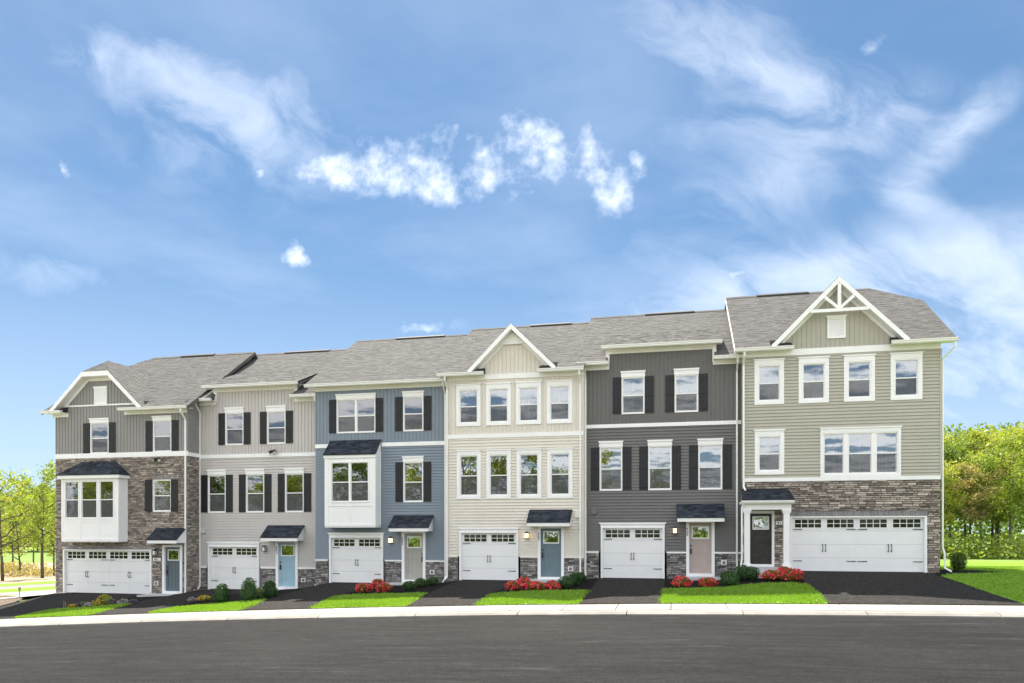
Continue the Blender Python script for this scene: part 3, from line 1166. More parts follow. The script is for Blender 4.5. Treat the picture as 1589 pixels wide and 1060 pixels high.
def shingle_mesh(polys, exp=0.14, wmin=.16, wmax=.34, seed=1, fr=FRONT, lift=.0):
    rs = random.Random(seed)
    mb = MB(fr)
    for pts in polys:
        P = [Vector(p) for p in pts]
        nrm = Vector((0, 0, 0))
        for k in range(len(P)):
            a, b = P[k], P[(k + 1) % len(P)]
            nrm += a.cross(b)
        nrm.normalize()
        if nrm.z < 0:
            nrm = -nrm
        vax = (Vector((0, 0, 1)) - nrm * nrm.z).normalized()
        uax = vax.cross(nrm)
        o = P[0]
        Q = [((p - o).dot(uax), (p - o).dot(vax)) for p in P]
        v0, v1 = min(q[1] for q in Q), max(q[1] for q in Q)

        def span(v):
            us = []
            for k in range(len(Q)):
                (ua, va), (ub, vb) = Q[k], Q[(k + 1) % len(Q)]
                if (va - v) * (vb - v) <= 0 and abs(va - vb) > 1e-9:
                    us.append(ua + (ub - ua) * (v - va) / (vb - va))
            return (min(us), max(us)) if len(us) > 1 else None
        v = v0
        while v < v1 - .01:
            vt = min(v + exp * 1.04, v1 - 1e-4)
            s0, s1 = span(v + 1e-4), span(vt)
            if s0 and s1:
                ulo, uhi = min(s0[0], s1[0]), max(s0[1], s1[1])
                u = ulo - rs.uniform(0, wmax)
                while u < uhi:
                    w = rs.uniform(wmin, wmax)
                    a0, a1 = max(u, s0[0]), min(u + w - .004, s0[1])
                    b0, b1 = max(u, s1[0]), min(u + w - .004, s1[1])
                    u += w
                    if a1 - a0 < .01 and b1 - b0 < .01:
                        continue
                    a1, b1 = max(a1, a0), max(b1, b0)
                    th = rs.choice((.006, .008, .011, .014)) + lift
                    mb.tint = rs.random()
                    pt = lambda uu, vv, n: tuple(o + uax * uu + vax * vv + nrm * n)
                    i = len(mb.v)
                    mb.v += [fr(*pt(a0, v, 0)), fr(*pt(a1, v, 0)), fr(*pt(a0, v, th)), fr(*pt(a1, v, th)), fr(*pt(b0, vt, lift + .002)), fr(*pt(b1, vt, lift + .002))]
                    mb.f += [(i + 2, i + 3, i + 5, i + 4), (i, i + 1, i + 3, i + 2), (i, i + 2, i + 4), (i + 1, i + 5, i + 3)]
                    mb.t += [mb.tint] * 4
            v += exp
    return mb


def raw_build(mb, name, m, parent):
    """build without recomputing normals (open shingle tabs)"""
    me = bpy.data.meshes.new(name)
    me.from_pydata(mb.v, [], mb.f)
    me.materials.append(m)
    at = me.attributes.new('tint', 'FLOAT', 'FACE')
    at.data.foreach_set('value', mb.t)
    o = bpy.data.objects.new(name, me)
    COL.objects.link(o)
    o.parent = parent
    tag(o, kind='stuff')
    return o


def eave(parent, x0, x1, zb, soffit=True, ends=(True, True), frieze=True):
    """frieze, soffit and gutter under an eave whose frieze starts at zb"""
    if frieze:
        MB().box(x0 + (.3 if ends[0] else 0), x1 - (.3 if ends[1] else 0), -.045, .0, zb, zb + .17).build('frieze_board', M_gutter, parent)
    if soffit:
        MB().box(x0 + .02, x1 - .02, -.40, -.0, zb + .17, zb + .19).build('soffit', M_gutter, parent)
    g = MB()
    g.prism_x([(-.40, zb + .13), (-.47, zb + .13), (-.49, zb + .17), (-.51, zb + .20), (-.535, zb + .235), (-.535, zb + .26), (-.51, zb + .26), (-.505, zb + .16), (-.42, zb + .15), (-.42, zb + .27), (-.40, zb + .27)], x0, x1)
    g.build('gutter', M_gutter, parent)


def downspout(parent, x, zt, zb, kick=1, out=.42):
    pts = [(x, -.43, zt + .13), (x, -.40, zt - .02), (x, -.10, zt - .30), (x, -.075, zt - .36), (x, -.075, zb + .25), (x + .0, -.09, zb + .15), (x + .04 * kick, -.30, zb + .04)]
    mb = MB()
    r = .034
    for k in range(len(pts) - 1):
        a, b = Vector(pts[k]), Vector(pts[k + 1])
        d = (b - a).normalized()
        u = Vector((1, 0, 0))
        v = d.cross(u).normalized()
        a2, b2 = a - d * .012, b + d * .012
        mb.hexa([tuple(a2 + u * (i * r) + v * (j * r * .75)) for i, j in ((-1, -1), (1, -1), (1, 1), (-1, 1))] +
                [tuple(b2 + u * (i * r) + v * (j * r * .75)) for i, j in ((-1, -1), (1, -1), (1, 1), (-1, 1))])
    mb.build('downspout', M_gutter, parent)


def canopy(parent, x0, x1, zt, zf, dep, seed):
    """small shed roof over a door; zt at wall, zf at its front edge"""
    c = MB()
    c.prism_x([(0, zt - .06), (0, zf - .16), (-dep, zf - .16), (-dep, zf - .03)], x0 + .02, x1 - .02)
    o = c.build('door_canopy', M_white, parent)
    MB().box(x0 + .0, x1 - .0, -dep - .03, -dep, zf - .175, zf + .0).build('fascia', M_gutter, o)
    d = MB()
    pts = [(x0 - .03, -dep - .05, zf), (x1 + .03, -dep - .05, zf), (x1 + .03, 0, zt), (x0 - .03, 0, zt)]
    d.slab(pts, .03)
    d.build('roof_deck', M_canroof, o)
    raw_build(shingle_mesh([[(p[0], p[1], p[2] + .002) for p in pts]], .13, .14, .3, seed), 'shingles', M_canroof, o)
    return o


def stoop(parent, x0, x1, z, dep=1.05, step=None):
    o = MB().box(x0, x1, -dep, -.002, -.6, z).build('stoop', M_conc, parent)
    if step:
        MB().box(step[0], step[1], -dep - .34, -dep - .001, -.6, z - .16).build('step', M_conc, o)


def lantern(parent, x, z, lit, h=.27, w=.17):
    b = MB()
    b.box(x - .045, x + .045, -.03, -.008, z - .11, z + .12)
    b.box(x - w / 2, x + w / 2, -.20, -.03, z - h / 2, z - h / 2 + .02)
    b.hexa([(x - w / 2, -.20, z + h / 2 - .06), (x + w / 2, -.20, z + h / 2 - .06), (x + w / 2, -.03, z + h / 2 - .06), (x - w / 2, -.03, z + h / 2 - .06),
            (x - w / 4, -.15, z + h / 2 + .02), (x + w / 4, -.15, z + h / 2 + .02), (x + w / 4, -.06, z + h / 2 + .02), (x - w / 4, -.06, z + h / 2 + .02)])
    for sx in (-1, 1):
        for yy in (-.20, -.045):
            b.box(x + sx * w / 2 - (.014 if sx > 0 else 0), x + sx * w / 2 + (.014 if sx < 0 else 0), yy, yy + .014, z - h / 2 + .02, z + h / 2 - .06)
    o = b.build('wall_lantern', M_iron, parent)
    MB().box(x - w / 2 + .016, x + w / 2 - .016, -.184, -.047, z - h / 2 + .021, z + h / 2 - .062).build('lantern_glass', M_lamplit if lit else M_lampglass, o)


def flood_light(parent, x, z):
    b = MB()
    b.box(x - .05, x + .05, -.06, -.008, z - .03, z + .09)
    b.tube([(x, -.05, z + .03), (x, -.13, z + .0)], [.02, .02], 6)
    o = b.build('flood_light', M_iron, parent)
    for sx in (-1, 1):
        h = MB()
        h.tube([(x + sx * .02, -.10, z + .03), (x + sx * .07, -.16, z), (x + sx * .15, -.26, z - .08)], [.03, .06, .085], 9)
        h.build('lamp_head', M_iron, o)
        MB().tube([(x + sx * .15, -.26, z - .08), (x + sx * .157, -.268, z - .087)], [.07, .07], 9).build('lens', M_lampglass, o)


def number_text(parent, txt, x, z, size, m, y=-.088, vertical=False):
    objs = []
    for k, ch in enumerate(txt):
        cu = bpy.data.curves.new('digit', 'FONT')
        cu.body = ch
        cu.size = size * 1.4
        cu.extrude = .006
        cu.align_x = 'CENTER'
        to = bpy.data.objects.new('tmp', cu)
        COL.objects.link(to)
        dg = bpy.context.evaluated_depsgraph_get()
        me = bpy.data.meshes.new_from_object(to.evaluated_get(dg))
        bpy.data.objects.remove(to)
        me.materials.clear()
        me.materials.append(m)
        o = bpy.data.objects.new('house_number', me)
        COL.objects.link(o)
        o.parent = parent
        o.rotation_euler = (math.radians(90), 0, 0)
        if vertical:
            o.location = (x, y, z - k * size * 1.18)
        else:
            o.location = (x + k * size * .82, y, z)
    return


def plaque(parent, x0, x1, z0, z1, txt, M_p, y=-.075):
    o = MB().box(x0, x1, y, -.03, z0, z1).build('number_plaque', M_p, parent)
    h = (z1 - z0)
    number_text(o, txt, x0 + (x1 - x0) * .22, z0 + h * .16, h * .72, M_iron, y=y - .004)


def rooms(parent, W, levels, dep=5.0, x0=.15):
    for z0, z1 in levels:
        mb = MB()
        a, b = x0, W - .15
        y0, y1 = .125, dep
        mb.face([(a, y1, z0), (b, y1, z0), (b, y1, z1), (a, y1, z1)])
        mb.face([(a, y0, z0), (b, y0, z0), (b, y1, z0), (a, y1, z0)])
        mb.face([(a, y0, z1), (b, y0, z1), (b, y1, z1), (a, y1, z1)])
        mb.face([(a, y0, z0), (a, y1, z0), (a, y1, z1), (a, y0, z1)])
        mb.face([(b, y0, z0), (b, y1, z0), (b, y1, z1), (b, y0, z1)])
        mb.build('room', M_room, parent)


def curtain(parent, x0, x1, z0, z1, y=.14):
    mb = MB()
    n = max(3, int((x1 - x0) / .06))
    for k in range(n):
        xa, xb = x0 + (x1 - x0) * k / n, x0 + (x1 - x0) * (k + 1) / n
        mb.face([(xa, y + .02 * (k % 2), z0), (xb, y + .02 * ((k + 1) % 2), z0), (xb, y + .02 * ((k + 1) % 2), z1), (xa, y + .02 * (k % 2), z1)])
    mb.build('curtain', M_lampglass, parent)


YR = 5.2      # ridge behind the front wall


def main_roof(parent, W, ze, zr, xl, xr, hipL=None, hipR=None, seed=3, vent=None, notch=None, rake=None):
    """ze = height of the roof's front edge, zr = ridge. hip* = inset of the ridge end for a clipped gable"""
    ye = -.45
    sl_ = (zr - ze) / (YR - ye)
    yb = 2 * YR - ye
    yp = 3.45
    zp = ze + sl_ * (yp - ye)
    fr_, bk = [], []
    fr_ += [(xl, ye, ze), (xr, ye, ze)]
    if hipR:
        fr_ += [(xr, yp, zp), (xr - hipR, YR, zr)]
    else:
        fr_ += [(xr, YR, zr)]
    if hipL:
        fr_ += [(xl + hipL, YR, zr), (xl, yp, zp)]
    else:
        fr_ += [(xl, YR, zr)]
    bk = [(x, 2 * YR - y, z) for x, y, z in fr_][::-1]
    polys = [fr_]
    if notch:                                # the eave is cut away where a gable or raised eave stands
        yn = .20
        zn = ze + sl_ * (yn - ye)
        polys = [[(xl, yn, zn), (xr, yn, zn)] + fr_[2:], [(xl, ye, ze), (notch[0], ye, ze), (notch[0], yn, zn), (xl, yn, zn)],
                 [(notch[1], ye, ze), (xr, ye, ze), (xr, yn, zn), (notch[1], yn, zn)]]
        polys = [q for q in polys if abs(q[0][0] - q[1][0]) > .02]
    deck = MB()
    for q in polys:
        deck.slab(q, .10)
    deck.slab(bk, .10)
    if hipR:
        h = [(xr, yp, zp), (xr, 2 * YR - yp, zp), (xr - hipR, YR, zr)]
        deck.slab(h, .1)
        polys.append(h)
    if hipL:
        h = [(xl, yp, zp), (xl, 2 * YR - yp, zp), (xl + hipL, YR, zr)]
        deck.slab(h, .1)
        polys.append(h)
    o = deck.build('roof', M_roof, parent)
    raw_build(shingle_mesh([[(p[0], p[1], p[2] + .003) for p in q] for q in polys], seed=seed), 'shingles', M_roof, o)
    # ridge cap and vent
    xa, xb = xl + (hipL or 0), xr - (hipR or 0)
    cap = MB()
    k = 0
    xx = xa
    while xx < xb:
        cap.tint = random.random()
        x2 = min(xx + .3, xb)
        cap.prism_x([(YR - .16, zr - .16 * sl_ + .028), (YR, zr + .035), (YR + .16, zr - .16 * sl_ + .028), (YR, zr + .005)], xx, x2 - .006)
        xx += .3
    cap.build('ridge_cap', M_roof, o, tint=True)
    if vent:
        MB().prism_x([(YR - .17, zr - .17 * sl_ + .03), (YR - .15, zr - .10 * sl_ + .05), (YR, zr + .075), (YR + .15, zr - .1 * sl_ + .05), (YR + .17, zr - .17 * sl_ + .03)], vent[0], vent[1]).build('ridge_vent', M_vent, o)
    # white rake boards at the open ends
    for xx, hip, sgn in ((xl, hipL, -1), (xr, hipR, 1)):
        y1, z1 = (yp, zp) if hip else (YR, zr)
        a = (ye, ze)
        MB().prism_x([(a[0], a[1] - .16), (y1, z1 - .16), (y1, z1 + .012), (a[0], a[1] + .012)], xx - .015 if sgn < 0 else xx - .01, xx + .01 if sgn < 0 else xx + .015).build('rake_board', (rake if sgn < 0 and rake else M_roof), o)
    return ye, sl_


def front_gable(parent, cx, half, zb, zp, ze, slope, clip=None, seed=5, yf=-.42):
    """cross gable on the front; zb/zp rake foot and peak; ze,slope = main roof front edge and pitch"""
    s_ = (zp - zb) / half
    back = lambda z: -.45 + (z - ze) / slope
    yb0, ybp = back(zb) + .15, back(zp) + .05
    o = empty('front_gable', (0, 0, 0))
    o.parent = parent
    polys = []
    if clip:
        zc, yc = clip
        d = (zp - zc) / s_
        polys.append([(cx - half, yf, zb), (cx - d, yf, zc), (cx, yc, zp), (cx, ybp, zp), (cx - half, yb0, zb)])
        polys.append([(cx + half, yf, zb), (cx + d, yf, zc), (cx, yc, zp), (cx, ybp, zp), (cx + half, yb0, zb)])
        polys.append([(cx - d, yf, zc), (cx + d, yf, zc), (cx, yc, zp)])
    else:
        polys.append([(cx - half, yf, zb), (cx, yf, zp), (cx, ybp, zp), (cx - half, yb0, zb)])
        polys.append([(cx + half, yf, zb), (cx, yf, zp), (cx, ybp, zp), (cx + half, yb0, zb)])
    deck = MB()
    for p in polys:
        deck.slab(p, .06)
    dk = deck.build('roof', M_roof, o)
    raw_build(shingle_mesh([[(p[0], p[1], p[2] + .003) for p in q] for q in polys], seed=seed), 'shingles', M_roof, o)
    # rake fascia and soffit
    rk = .24
    f = MB()
    top = [(cx - half, zb), (cx, zp), (cx + half, zb)] if not clip else [(cx - half, zb), (cx - d, clip[0]), (cx + d, clip[0]), (cx + half, zb)]
    zlim = ze - .03

    def low_clip(xa, za, xb, zb_, lo, hi):
        """band between za-lo and za-hi under the rake line, cut off level at zlim"""
        if abs(za - zb_) < 1e-6:
            return [(xa, za - lo), (xb, zb_ - lo), (xb, zb_ - hi), (xa, za - hi)]
        if za > zb_:
            return [(x_, z_) for x_, z_ in low_clip(xb, zb_, xa, za, lo, hi)][::-1]
        at = lambda off: xa + (xb - xa) * max(0, (zlim + off - za)) / (zb_ - za)
        return [(at(lo), max(zlim, za - lo)), (xb, zb_ - lo), (xb, zb_ - hi), (at(hi), max(zlim, za - hi))] + ([(xa, zlim)] if za - hi > zlim else [])
    for k in range(len(top) - 1):
        (xa, za), (xb, zb_) = top[k], top[k + 1]
        f.prism_y(low_clip(xa, za, xb, zb_, rk, .012), yf - .03, yf + .0)
    f.build('rake_board', M_white, o)
    sf = MB()
    for k in range(len(top) - 1):
        (xa, za), (xb, zb_) = top[k], top[k + 1]
        sf.prism_y(low_clip(xa, za, xb, zb_, rk, rk - .02), yf, 0)
    sf.build('soffit', M_gutter, o)
    # frieze on the wall under the soffit
    fz = MB()
    zlim = ze + .02
    for k in range(len(top) - 1):
        (xa, za), (xb, zb_) = top[k], top[k + 1]
        fz.prism_y(low_clip(xa, za, xb, zb_, rk + .15, rk + .001), -.041, .0)
    fz.build('frieze_board', M_white, o)

    def ztop(x):
        z = zp - abs(x - cx) * s_ - rk - .02
        if clip:
            z = min(z, clip[0] - rk - .02)
        return z
    return o, ztop


def gable_vent(parent, x0, x1, z0, z1):
    mb = MB()
    mb.box(x0, x0 + .07, -.06, .0, z0, z1).box(x1 - .07, x1, -.06, .0, z0, z1)
    mb.box(x0 + .07, x1 - .07, -.06, .0, z0, z0 + .06).box(x0 + .07, x1 - .07, -.06, .0, z1 - .05, z1)
    mb.prism_y([(x0 - .0, z1), (x1 + .0, z1), (x1 + .04, z1 + .06), (x1 + .04, z1 + .1), (x0 - .04, z1 + .1), (x0 - .04, z1 + .06)], -.08, .0)
    mb.box(x0 + .07, x1 - .07, -.015, .0, z0 + .06, z1 - .05)
    o = mb.build('gable_vent', M_white, parent)
    n = 9
    h = (z1 - z0 - .11) / n
    for k in range(n):
        z = z0 + .06 + k * h
        MB().hexa([(x0 + .07, -.055, z), (x1 - .07, -.055, z), (x1 - .07, -.040, z), (x0 + .07, -.040, z),
                   (x0 + .07, -.030, z + h * .95), (x1 - .07, -.030, z + h * .95), (x1 - .07, -.015, z + h * .95), (x0 + .07, -.015, z + h * .95)]).build('louvre', M_white, o)


def eave_return(parent, x0, x1, zb):
    """little shingled roof on the return of an eave under a gable"""
    MB().prism_x([(-.44, zb + .26), (0, zb + .26), (0, zb + .50)], x0, x1).build('return_roof', M_vent, parent)


def shell(parent, W, ze, zr, m, x0=0.0, zlow=-.6, hips=''):
    """party walls and back wall"""
    prof = [(.125, zlow), (2 * YR - .1, zlow), (2 * YR - .1, ze - .05), (YR, zr - .15), (.125, ze - .05)]
    s_ = MB()
    yp = 3.45
    zp = ze + (zr - ze) * (yp + .45) / (YR + .45) - .12
    clip_ = prof[:3] + [(2 * YR - yp, zp), (yp, zp)] + prof[4:]
    s_.prism_x(clip_ if 'L' in hips else prof, x0 + .004, x0 + .12)
    s_.prism_x(clip_ if 'R' in hips else prof, W - .12, W - .004)
    s_.box(x0 + .12, W - .12, 2 * YR - .2, 2 * YR - .1, zlow, ze - .05)
    s_.build('shell_wall', m, parent)


def belt(parent, x0, x1, z0, z1):
    MB().box(x0, x1, -.05, .0, z0, z1).build('belt_board', M_white, parent)


def vent_box(parent, x0, x1, z0, z1, m):
    mb = MB()
    mb.prism_x([(-.03, z0), (-.09, z0), (-.07, z1 - .02), (-.03, z1)], x0, x1)
    mb.build('wall_vent', m, parent)


def outlet(parent, x, z):
    mb = MB()
    mb.box(x - .11, x + .11, -.075, -.03, z - .1, z + .1)
    o = mb.build('outlet_plate', M_lampglass, parent)
    MB().box(x - .05, x + .05, -.10, -.075, z - .06, z + .06).build('outlet_cover', M_room, o)


def house(X0, D, G, label):
    return empty('townhouse', (X0, D, G), label, 'house', 'row of attached townhouses')


LV = [(0.05, 2.85), (2.95, 5.85), (5.95, 8.6)]
SID = lambda n, c: mat('siding_' + n, c, 0.55, 0.02, 1.2, spec=0.3)

# ---------------------------------------------------------------- house A: grey, brown stone, bay (leftmost)
C1 = SID('grey', (0.285, 0.275, 0.268))
h = house(-29.54, 30.6, -2.99, 'leftmost townhouse, grey vertical siding over brown stone with white bay window')
W = 7.29
SIDE = lambda u, n, w_: (W - n, u, w_)
ops = []
ze1, zr1 = 8.78, 12.57
ye, slp = main_roof(h, W, ze1, zr1, -.35, W + .3, hipL=1.75, seed=31, vent=(3.2, 5.2), notch=(.05, 5.15))
gab, zt1 = front_gable(h, 2.60, 2.53, 8.86, 11.30, ze1, slp, clip=(10.62, .44), seed=41)
ops.append(window(h, 2.00, 3.02, 6.73, 8.22, header=.22))
ops.append(window(h, 5.46, 6.44, 6.73, 8.22, header=.22))
for a, b in ((1.60, 1.98), (3.04, 3.41), (5.06, 5.44), (6.46, 6.83)):
    shutter(h, a, b, 6.74, 8.22)
ops.append(window(h, 5.45, 6.43, 3.92, 5.44, header=0))
for a, b in ((5.05, 5.43), (6.45, 6.82)):
    shutter(h, a, b, 3.94, 5.44, dy=-.035)
soldier_course(h, 5.42, 6.46, 5.44, 5.63)
garage(h, .48, 5.41, 2.13, 4, header=False)
soldier_course(h, .48, 5.41, 2.13, 2.32)
ops.append((.50, 5.39, -.25, 2.11))
M_d1 = mat('door_slate', (0.115, 0.15, 0.17), 0.45, 0.03)
ops.append(front_door(h, 6.11, 6.93, .20, 2.24, M_d1))
bay_op = (1.05, 3.97, 2.75, 5.35)
solid = [o for o in ops]
batten_siding(h, 0, W, 6.76, 11.0, solid, C1, ztop=lambda x: zt1(x) if (x < 4.9 and zt1(x) > 8.74) else 8.74)
belt(h, 0, W + .05, 6.47 + .06, 6.76)
stone_wall(h, [(0, W, -.45, 6.53, FRONT), (-.03, 1.15, -.45, 6.53, SIDE)], solid + [bay_op], M_stone_b, (.045, .095), (.10, .32), 5)
MB(SIDE).box(0, 1.1, -.05, .0, 6.53, 6.70).build('belt_board', M_white, h)
lap_siding(h, 0, 1.15, 6.70, 9.2, [], C1, SIDE)
MB().box(W - .09, W + .03, -.04, .02, 6.76, 8.6).build('corner_board', C1, h)
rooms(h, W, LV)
shell(h, W, ze1, zr1, C1, hips='L')
eave(h, 3.9, W + .3, 8.55, ends=(False, True))
eave(h, -.45, .75, 8.55, ends=(True, False))
MB().prism_y([(.45, 9.03), (4.75, 9.03), (4.75, 9.10), (.45, 9.10)], -.05, .0).build('belt_board', M_white, h)
eave_return(h, .1, .72, 8.55)
gable_vent(h, 2.24, 2.94, 9.10, 9.86)
flood_light(h, 5.82, 6.40)
# bay window box
BD = -.63
fb = lambda x, y, z: (x, y + BD, z)
bayops = []
bw = []
b_ = empty('bay_window', (0, 0, 0))
b_.parent = h
for a, b in ((1.12, 1.93), (2.03, 2.94), (3.04, 3.85)):
    bayops.append(window(b_, a, b, 3.59, 5.40, header=0, dy=BD, name='sash'))
f = MB(fb)
for a0, a1, b0, b1 in cut((.94, 4.08, 2.55, 5.50), bayops):
    f.box(a0, a1, .0, .06, b0, b1)
for xx in (.94, 3.99):                      # corner boards
    f.box(xx, xx + .09, -.02, .0, 2.55, 5.50)
f.box(1.03, 3.99, -.02, .0, 2.55, 2.66).box(1.03, 3.99, -.02, .0, 3.45, 3.54)
for xx in (1.98, 2.99):
    f.box(xx - .04, xx + .04, -.02, .0, 2.66, 3.45)
f.build('front_panel', M_white, b_)
for xx in (.94, 4.02):
    s_ = MB()
    s_.box(xx, xx + .06, BD + .06, 0, 2.55, 5.50)
    o_ = xx + .06 if xx > 2 else xx - .015
    s_.box(o_, o_ + .015, BD, BD + .09, 2.55, 5.5).box(o_, o_ + .015, -.09, -.03, 2.55, 5.5)
    s_.box(o_, o_ + .015, BD + .09, -.09, 2.55, 2.66).box(o_, o_ + .015, BD + .09, -.09, 3.45, 3.54).box(o_, o_ + .015, BD + .09, -.09, 5.35, 5.5)
    s_.build('side_panel', M_white, b_)
MB().box(.94, 4.08, BD, 0, 2.50, 2.55).build('underside', M_white, b_)
MB().box(.80, 4.22, BD - .14, 0, 5.50, 5.66).build('fascia', M_gutter, b_)
e = [(.77, BD - .17, 5.67), (4.25, BD - .17, 5.67), (4.25, -.03, 5.67), (.77, -.03, 5.67)]
pt, pu = (1.58, -.03, 6.37), (3.42, -.03, 6.37)
polys = [[e[0], e[1], pu, pt], [e[1], e[2], pu], [e[3], e[0], pt]]
dk = MB()
for p in polys:
    dk.slab(p, .02)
dk.build('roof_deck', M_canroof, b_)
raw_build(shingle_mesh([[(p[0], p[1], p[2] + .002) for p in q] for q in polys], .13, .14, .3, 77), 'shingles', M_canroof, b_)
canopy(h, 5.68, 7.22, 3.20, 2.62, .68, 78)
lantern(h, 5.62, 2.02, False)
plaque(h, 5.50, 5.90, 1.61, 1.75, '901', M_vinyl)
outlet(h, 5.66, .55)
stoop(h, 5.45, 7.2, .08, 1.1, (5.2, 6.6))
downspout(h, W - .06, 8.55, 0.0, 1)

curtain(h, 2.06, 2.42, 6.78, 8.16)
curtain(h, 2.62, 2.96, 6.78, 8.16)
curtain(h, 5.52, 6.38, 6.78, 8.16, y=.16)
# ---------------------------------------------------------------- house B: pale greige
C2 = SID('greige', (0.55, 0.52, 0.50))
h = house(-22.24, 31.5, -2.76, 'pale greige townhouse with light blue front door, between grey and blue houses')
W = 6.30
ze2, zr2 = 9.05, 12.45
ye, slp = main_roof(h, W, ze2, zr2, -.25, W + .0, seed=32, vent=(1.6, 4.2), notch=(.86, 5.04))
ops = []
for a in (1.39, 3.57):
    ops.append(window(h, a, a + .95, 6.85, 8.37, header=.27))
    shutter(h, a - .37, a - .015, 6.87, 8.38)
    shutter(h, a + .965, a + 1.33, 6.87, 8.38)
for a in (.46, 2.48, 4.50):
    ops.append(window(h, a, a + .94, 3.65, 5.46, header=.25))
    shutter(h, a - .375, a - .015, 3.67, 5.46)
    shutter(h, a + .955, a + 1.33, 3.67, 5.46)
garage(h, .48, 3.17, 2.08, 2)
ops.append((.50, 3.15, -.25, 2.06))
M_d2 = mat('door_pale_blue', (0.33, 0.50, 0.60), 0.45, 0.03)
ops.append(front_door(h, 4.16, 5.04, .20, 2.23, M_d2))
bump = (.92, 4.98)
batten_siding(h, 0, W, 6.41, 9.42, ops, C2, ztop=lambda x: 9.40 if bump[0] <= x <= bump[1] else 8.80)
belt(h, 0, W, 6.25, 6.42)
lap_siding(h, 0, W, 1.10, 6.25, ops, C2)
MB().box(0, W, -.05, 0, 1.03, 1.10).box(0, W, -.05, 0, 1.03, 1.10)
for a0, a1, b0, b1 in cut((0, W, 1.03, 1.10), [(o[0] - .1, o[1] + .1, o[2], o[3]) for o in ops[-2:]]):
    MB().box(a0, a1, -.065, 0, b0, b1).build('water_table', M_white, h)
stone_wall(h, [(0, W, -.45, 1.03, FRONT)], [(o[0] - .1, o[1] + .1, o[2], o[3]) for o in ops[-2:]], M_stone_g, (.05, .10), (.11, .32), 6)
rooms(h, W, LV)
shell(h, W, ze2, zr2, C2)


def raised_eave(h, W, x0, x1, zlow, zhigh, ze, slope, seed, ga, gb):
    """raised middle of the eave with its own shallower roof"""
    eave(h, ga, gb, zhigh, ends=(True, True))
    MB().box(x0 - .14, x0, -.047, .0, zlow, zhigh + .17).box(x1, x1 + .14, -.047, .0, zlow, zhigh + .17).build('frieze_board', M_gutter, h)
    eave(h, -.30, x0 - .0, zlow, ends=(True, False))
    eave(h, x1 + .0, W + .02, zlow, ends=(False, False))
    s2 = .40
    zf = zhigh + .26
    y1 = -.45 + (zf - ze) / (slope - s2)
    z1 = zf + s2 * (y1 + .45)
    p = [(ga, -.45, zf), (gb, -.45, zf), (gb, y1, z1), (ga, y1, z1)]
    o = MB().slab(p, .05).build('dormer_roof', M_roof, h)
    raw_build(shingle_mesh([[(q[0], q[1], q[2] + .003) for q in p]], seed=seed), 'shingles', M_roof, o)
    for xx in (x0 - .08, x1 - .02):
        MB().prism_x([(-.02, zlow + .1), (-.02, zf), (y1, z1 - .05)], xx, xx + .1).build('dormer_cheek', M_white, h)
    for xx in (ga, gb - .02):
        MB().prism_x([(-.45, zf - .16), (-.45, zf + .012), (y1, z1 + .012), (y1, z1 - .16)], xx, xx + .02).build('rake_board', M_roof, h)


raised_eave(h, W, bump[0], bump[1], 8.78, 9.38, ze2, slp, 51, .42, 5.40)
curtain(h, .52, 1.34, 3.72, 5.40, y=.18)
curtain(h, 1.46, 2.28, 7.3, 8.3, y=.16)
flood_light(h, 3.95, 6.50)
canopy(h, 3.64, 5.47, 3.07, 2.50, .66, 79)
lantern(h, 3.47, 1.97, False)
number_text(h, '903', 4.09, 1.96, .10, M_iron, vertical=True)
outlet(h, 5.45, .52)
vent_box(h, .10, .36, 2.68, 2.90, C2)
stoop(h, 3.5, 5.35, .08, 1.1, (3.3, 4.6))
downspout(h, .06, 8.78, .0, 1)
downspout(h, W - .10, 8.78, .25, -1)

# ---------------------------------------------------------------- house C: blue with bay
C3 = SID('blue', (0.222, 0.265, 0.318))
h = house(-15.95, 31.0, -2.32, 'slate blue townhouse with white boxed bay window over its garage')
W = 6.33
ze3, zr3 = 8.91, 12.28
ye, slp = main_roof(h, W, ze3, zr3, -.30, W, seed=33, vent=(1.9, 4.5))
ops = []
ops.append(window(h, 1.04, 2.90, 6.74, 8.27, units=2, header=.23))
ops.append(window(h, 4.21, 5.15, 6.74, 8.27, header=.24))
for a, b in ((.67, 1.025), (2.915, 3.28), (3.84, 4.195), (5.165, 5.53)):
    shutter(h, a, b, 6.76, 8.27)
ops.append(window(h, 4.22, 5.14, 3.61, 5.39, header=.25))
for a, b in ((3.85, 4.205), (5.155, 5.52)):
    shutter(h, a, b, 3.63, 5.39)
garage(h, .69, 3.28, 2.09, 2)
ops.append((.71, 3.26, -.25, 2.07))
M_d3 = mat('door_greige', (0.40, 0.385, 0.35), 0.45, 0.03)
ops.append(front_door(h, 4.28, 5.14, .20, 2.21, M_d3, side='R'))
batten_siding(h, 0, W, 6.26, 8.70, ops, C3)
belt(h, 0, .75, 6.10, 6.27)
belt(h, 3.20, W, 6.10, 6.27)
lap_siding(h, 0, W, 1.06, 6.10, ops + [(.85, 3.08, 2.7, 5.4)], C3)
gd = [(o[0] - .1, o[1] + .1, o[2], o[3]) for o in ops[-2:]]
for a0, a1, b0, b1 in cut((0, W, 1.0, 1.06), gd):
    MB().box(a0, a1, -.065, 0, b0, b1).build('water_table', M_white, h)
stone_wall(h, [(0, W, -.45, 1.0, FRONT)], gd, M_stone_g, (.05, .10), (.11, .32), 8)
rooms(h, W, LV)
shell(h, W, ze3, zr3, C3)
eave(h, -.32, W + .02, 8.66, ends=(True, False))
BD = -.64
fb = lambda x, y, z: (x, y + BD, z)
b_ = empty('bay_window', (0, 0, 0))
b_.parent = h
bo = window(b_, 1.06, 2.87, 3.60, 5.40, units=2, header=0, dy=BD, name='sash')
f = MB(fb)
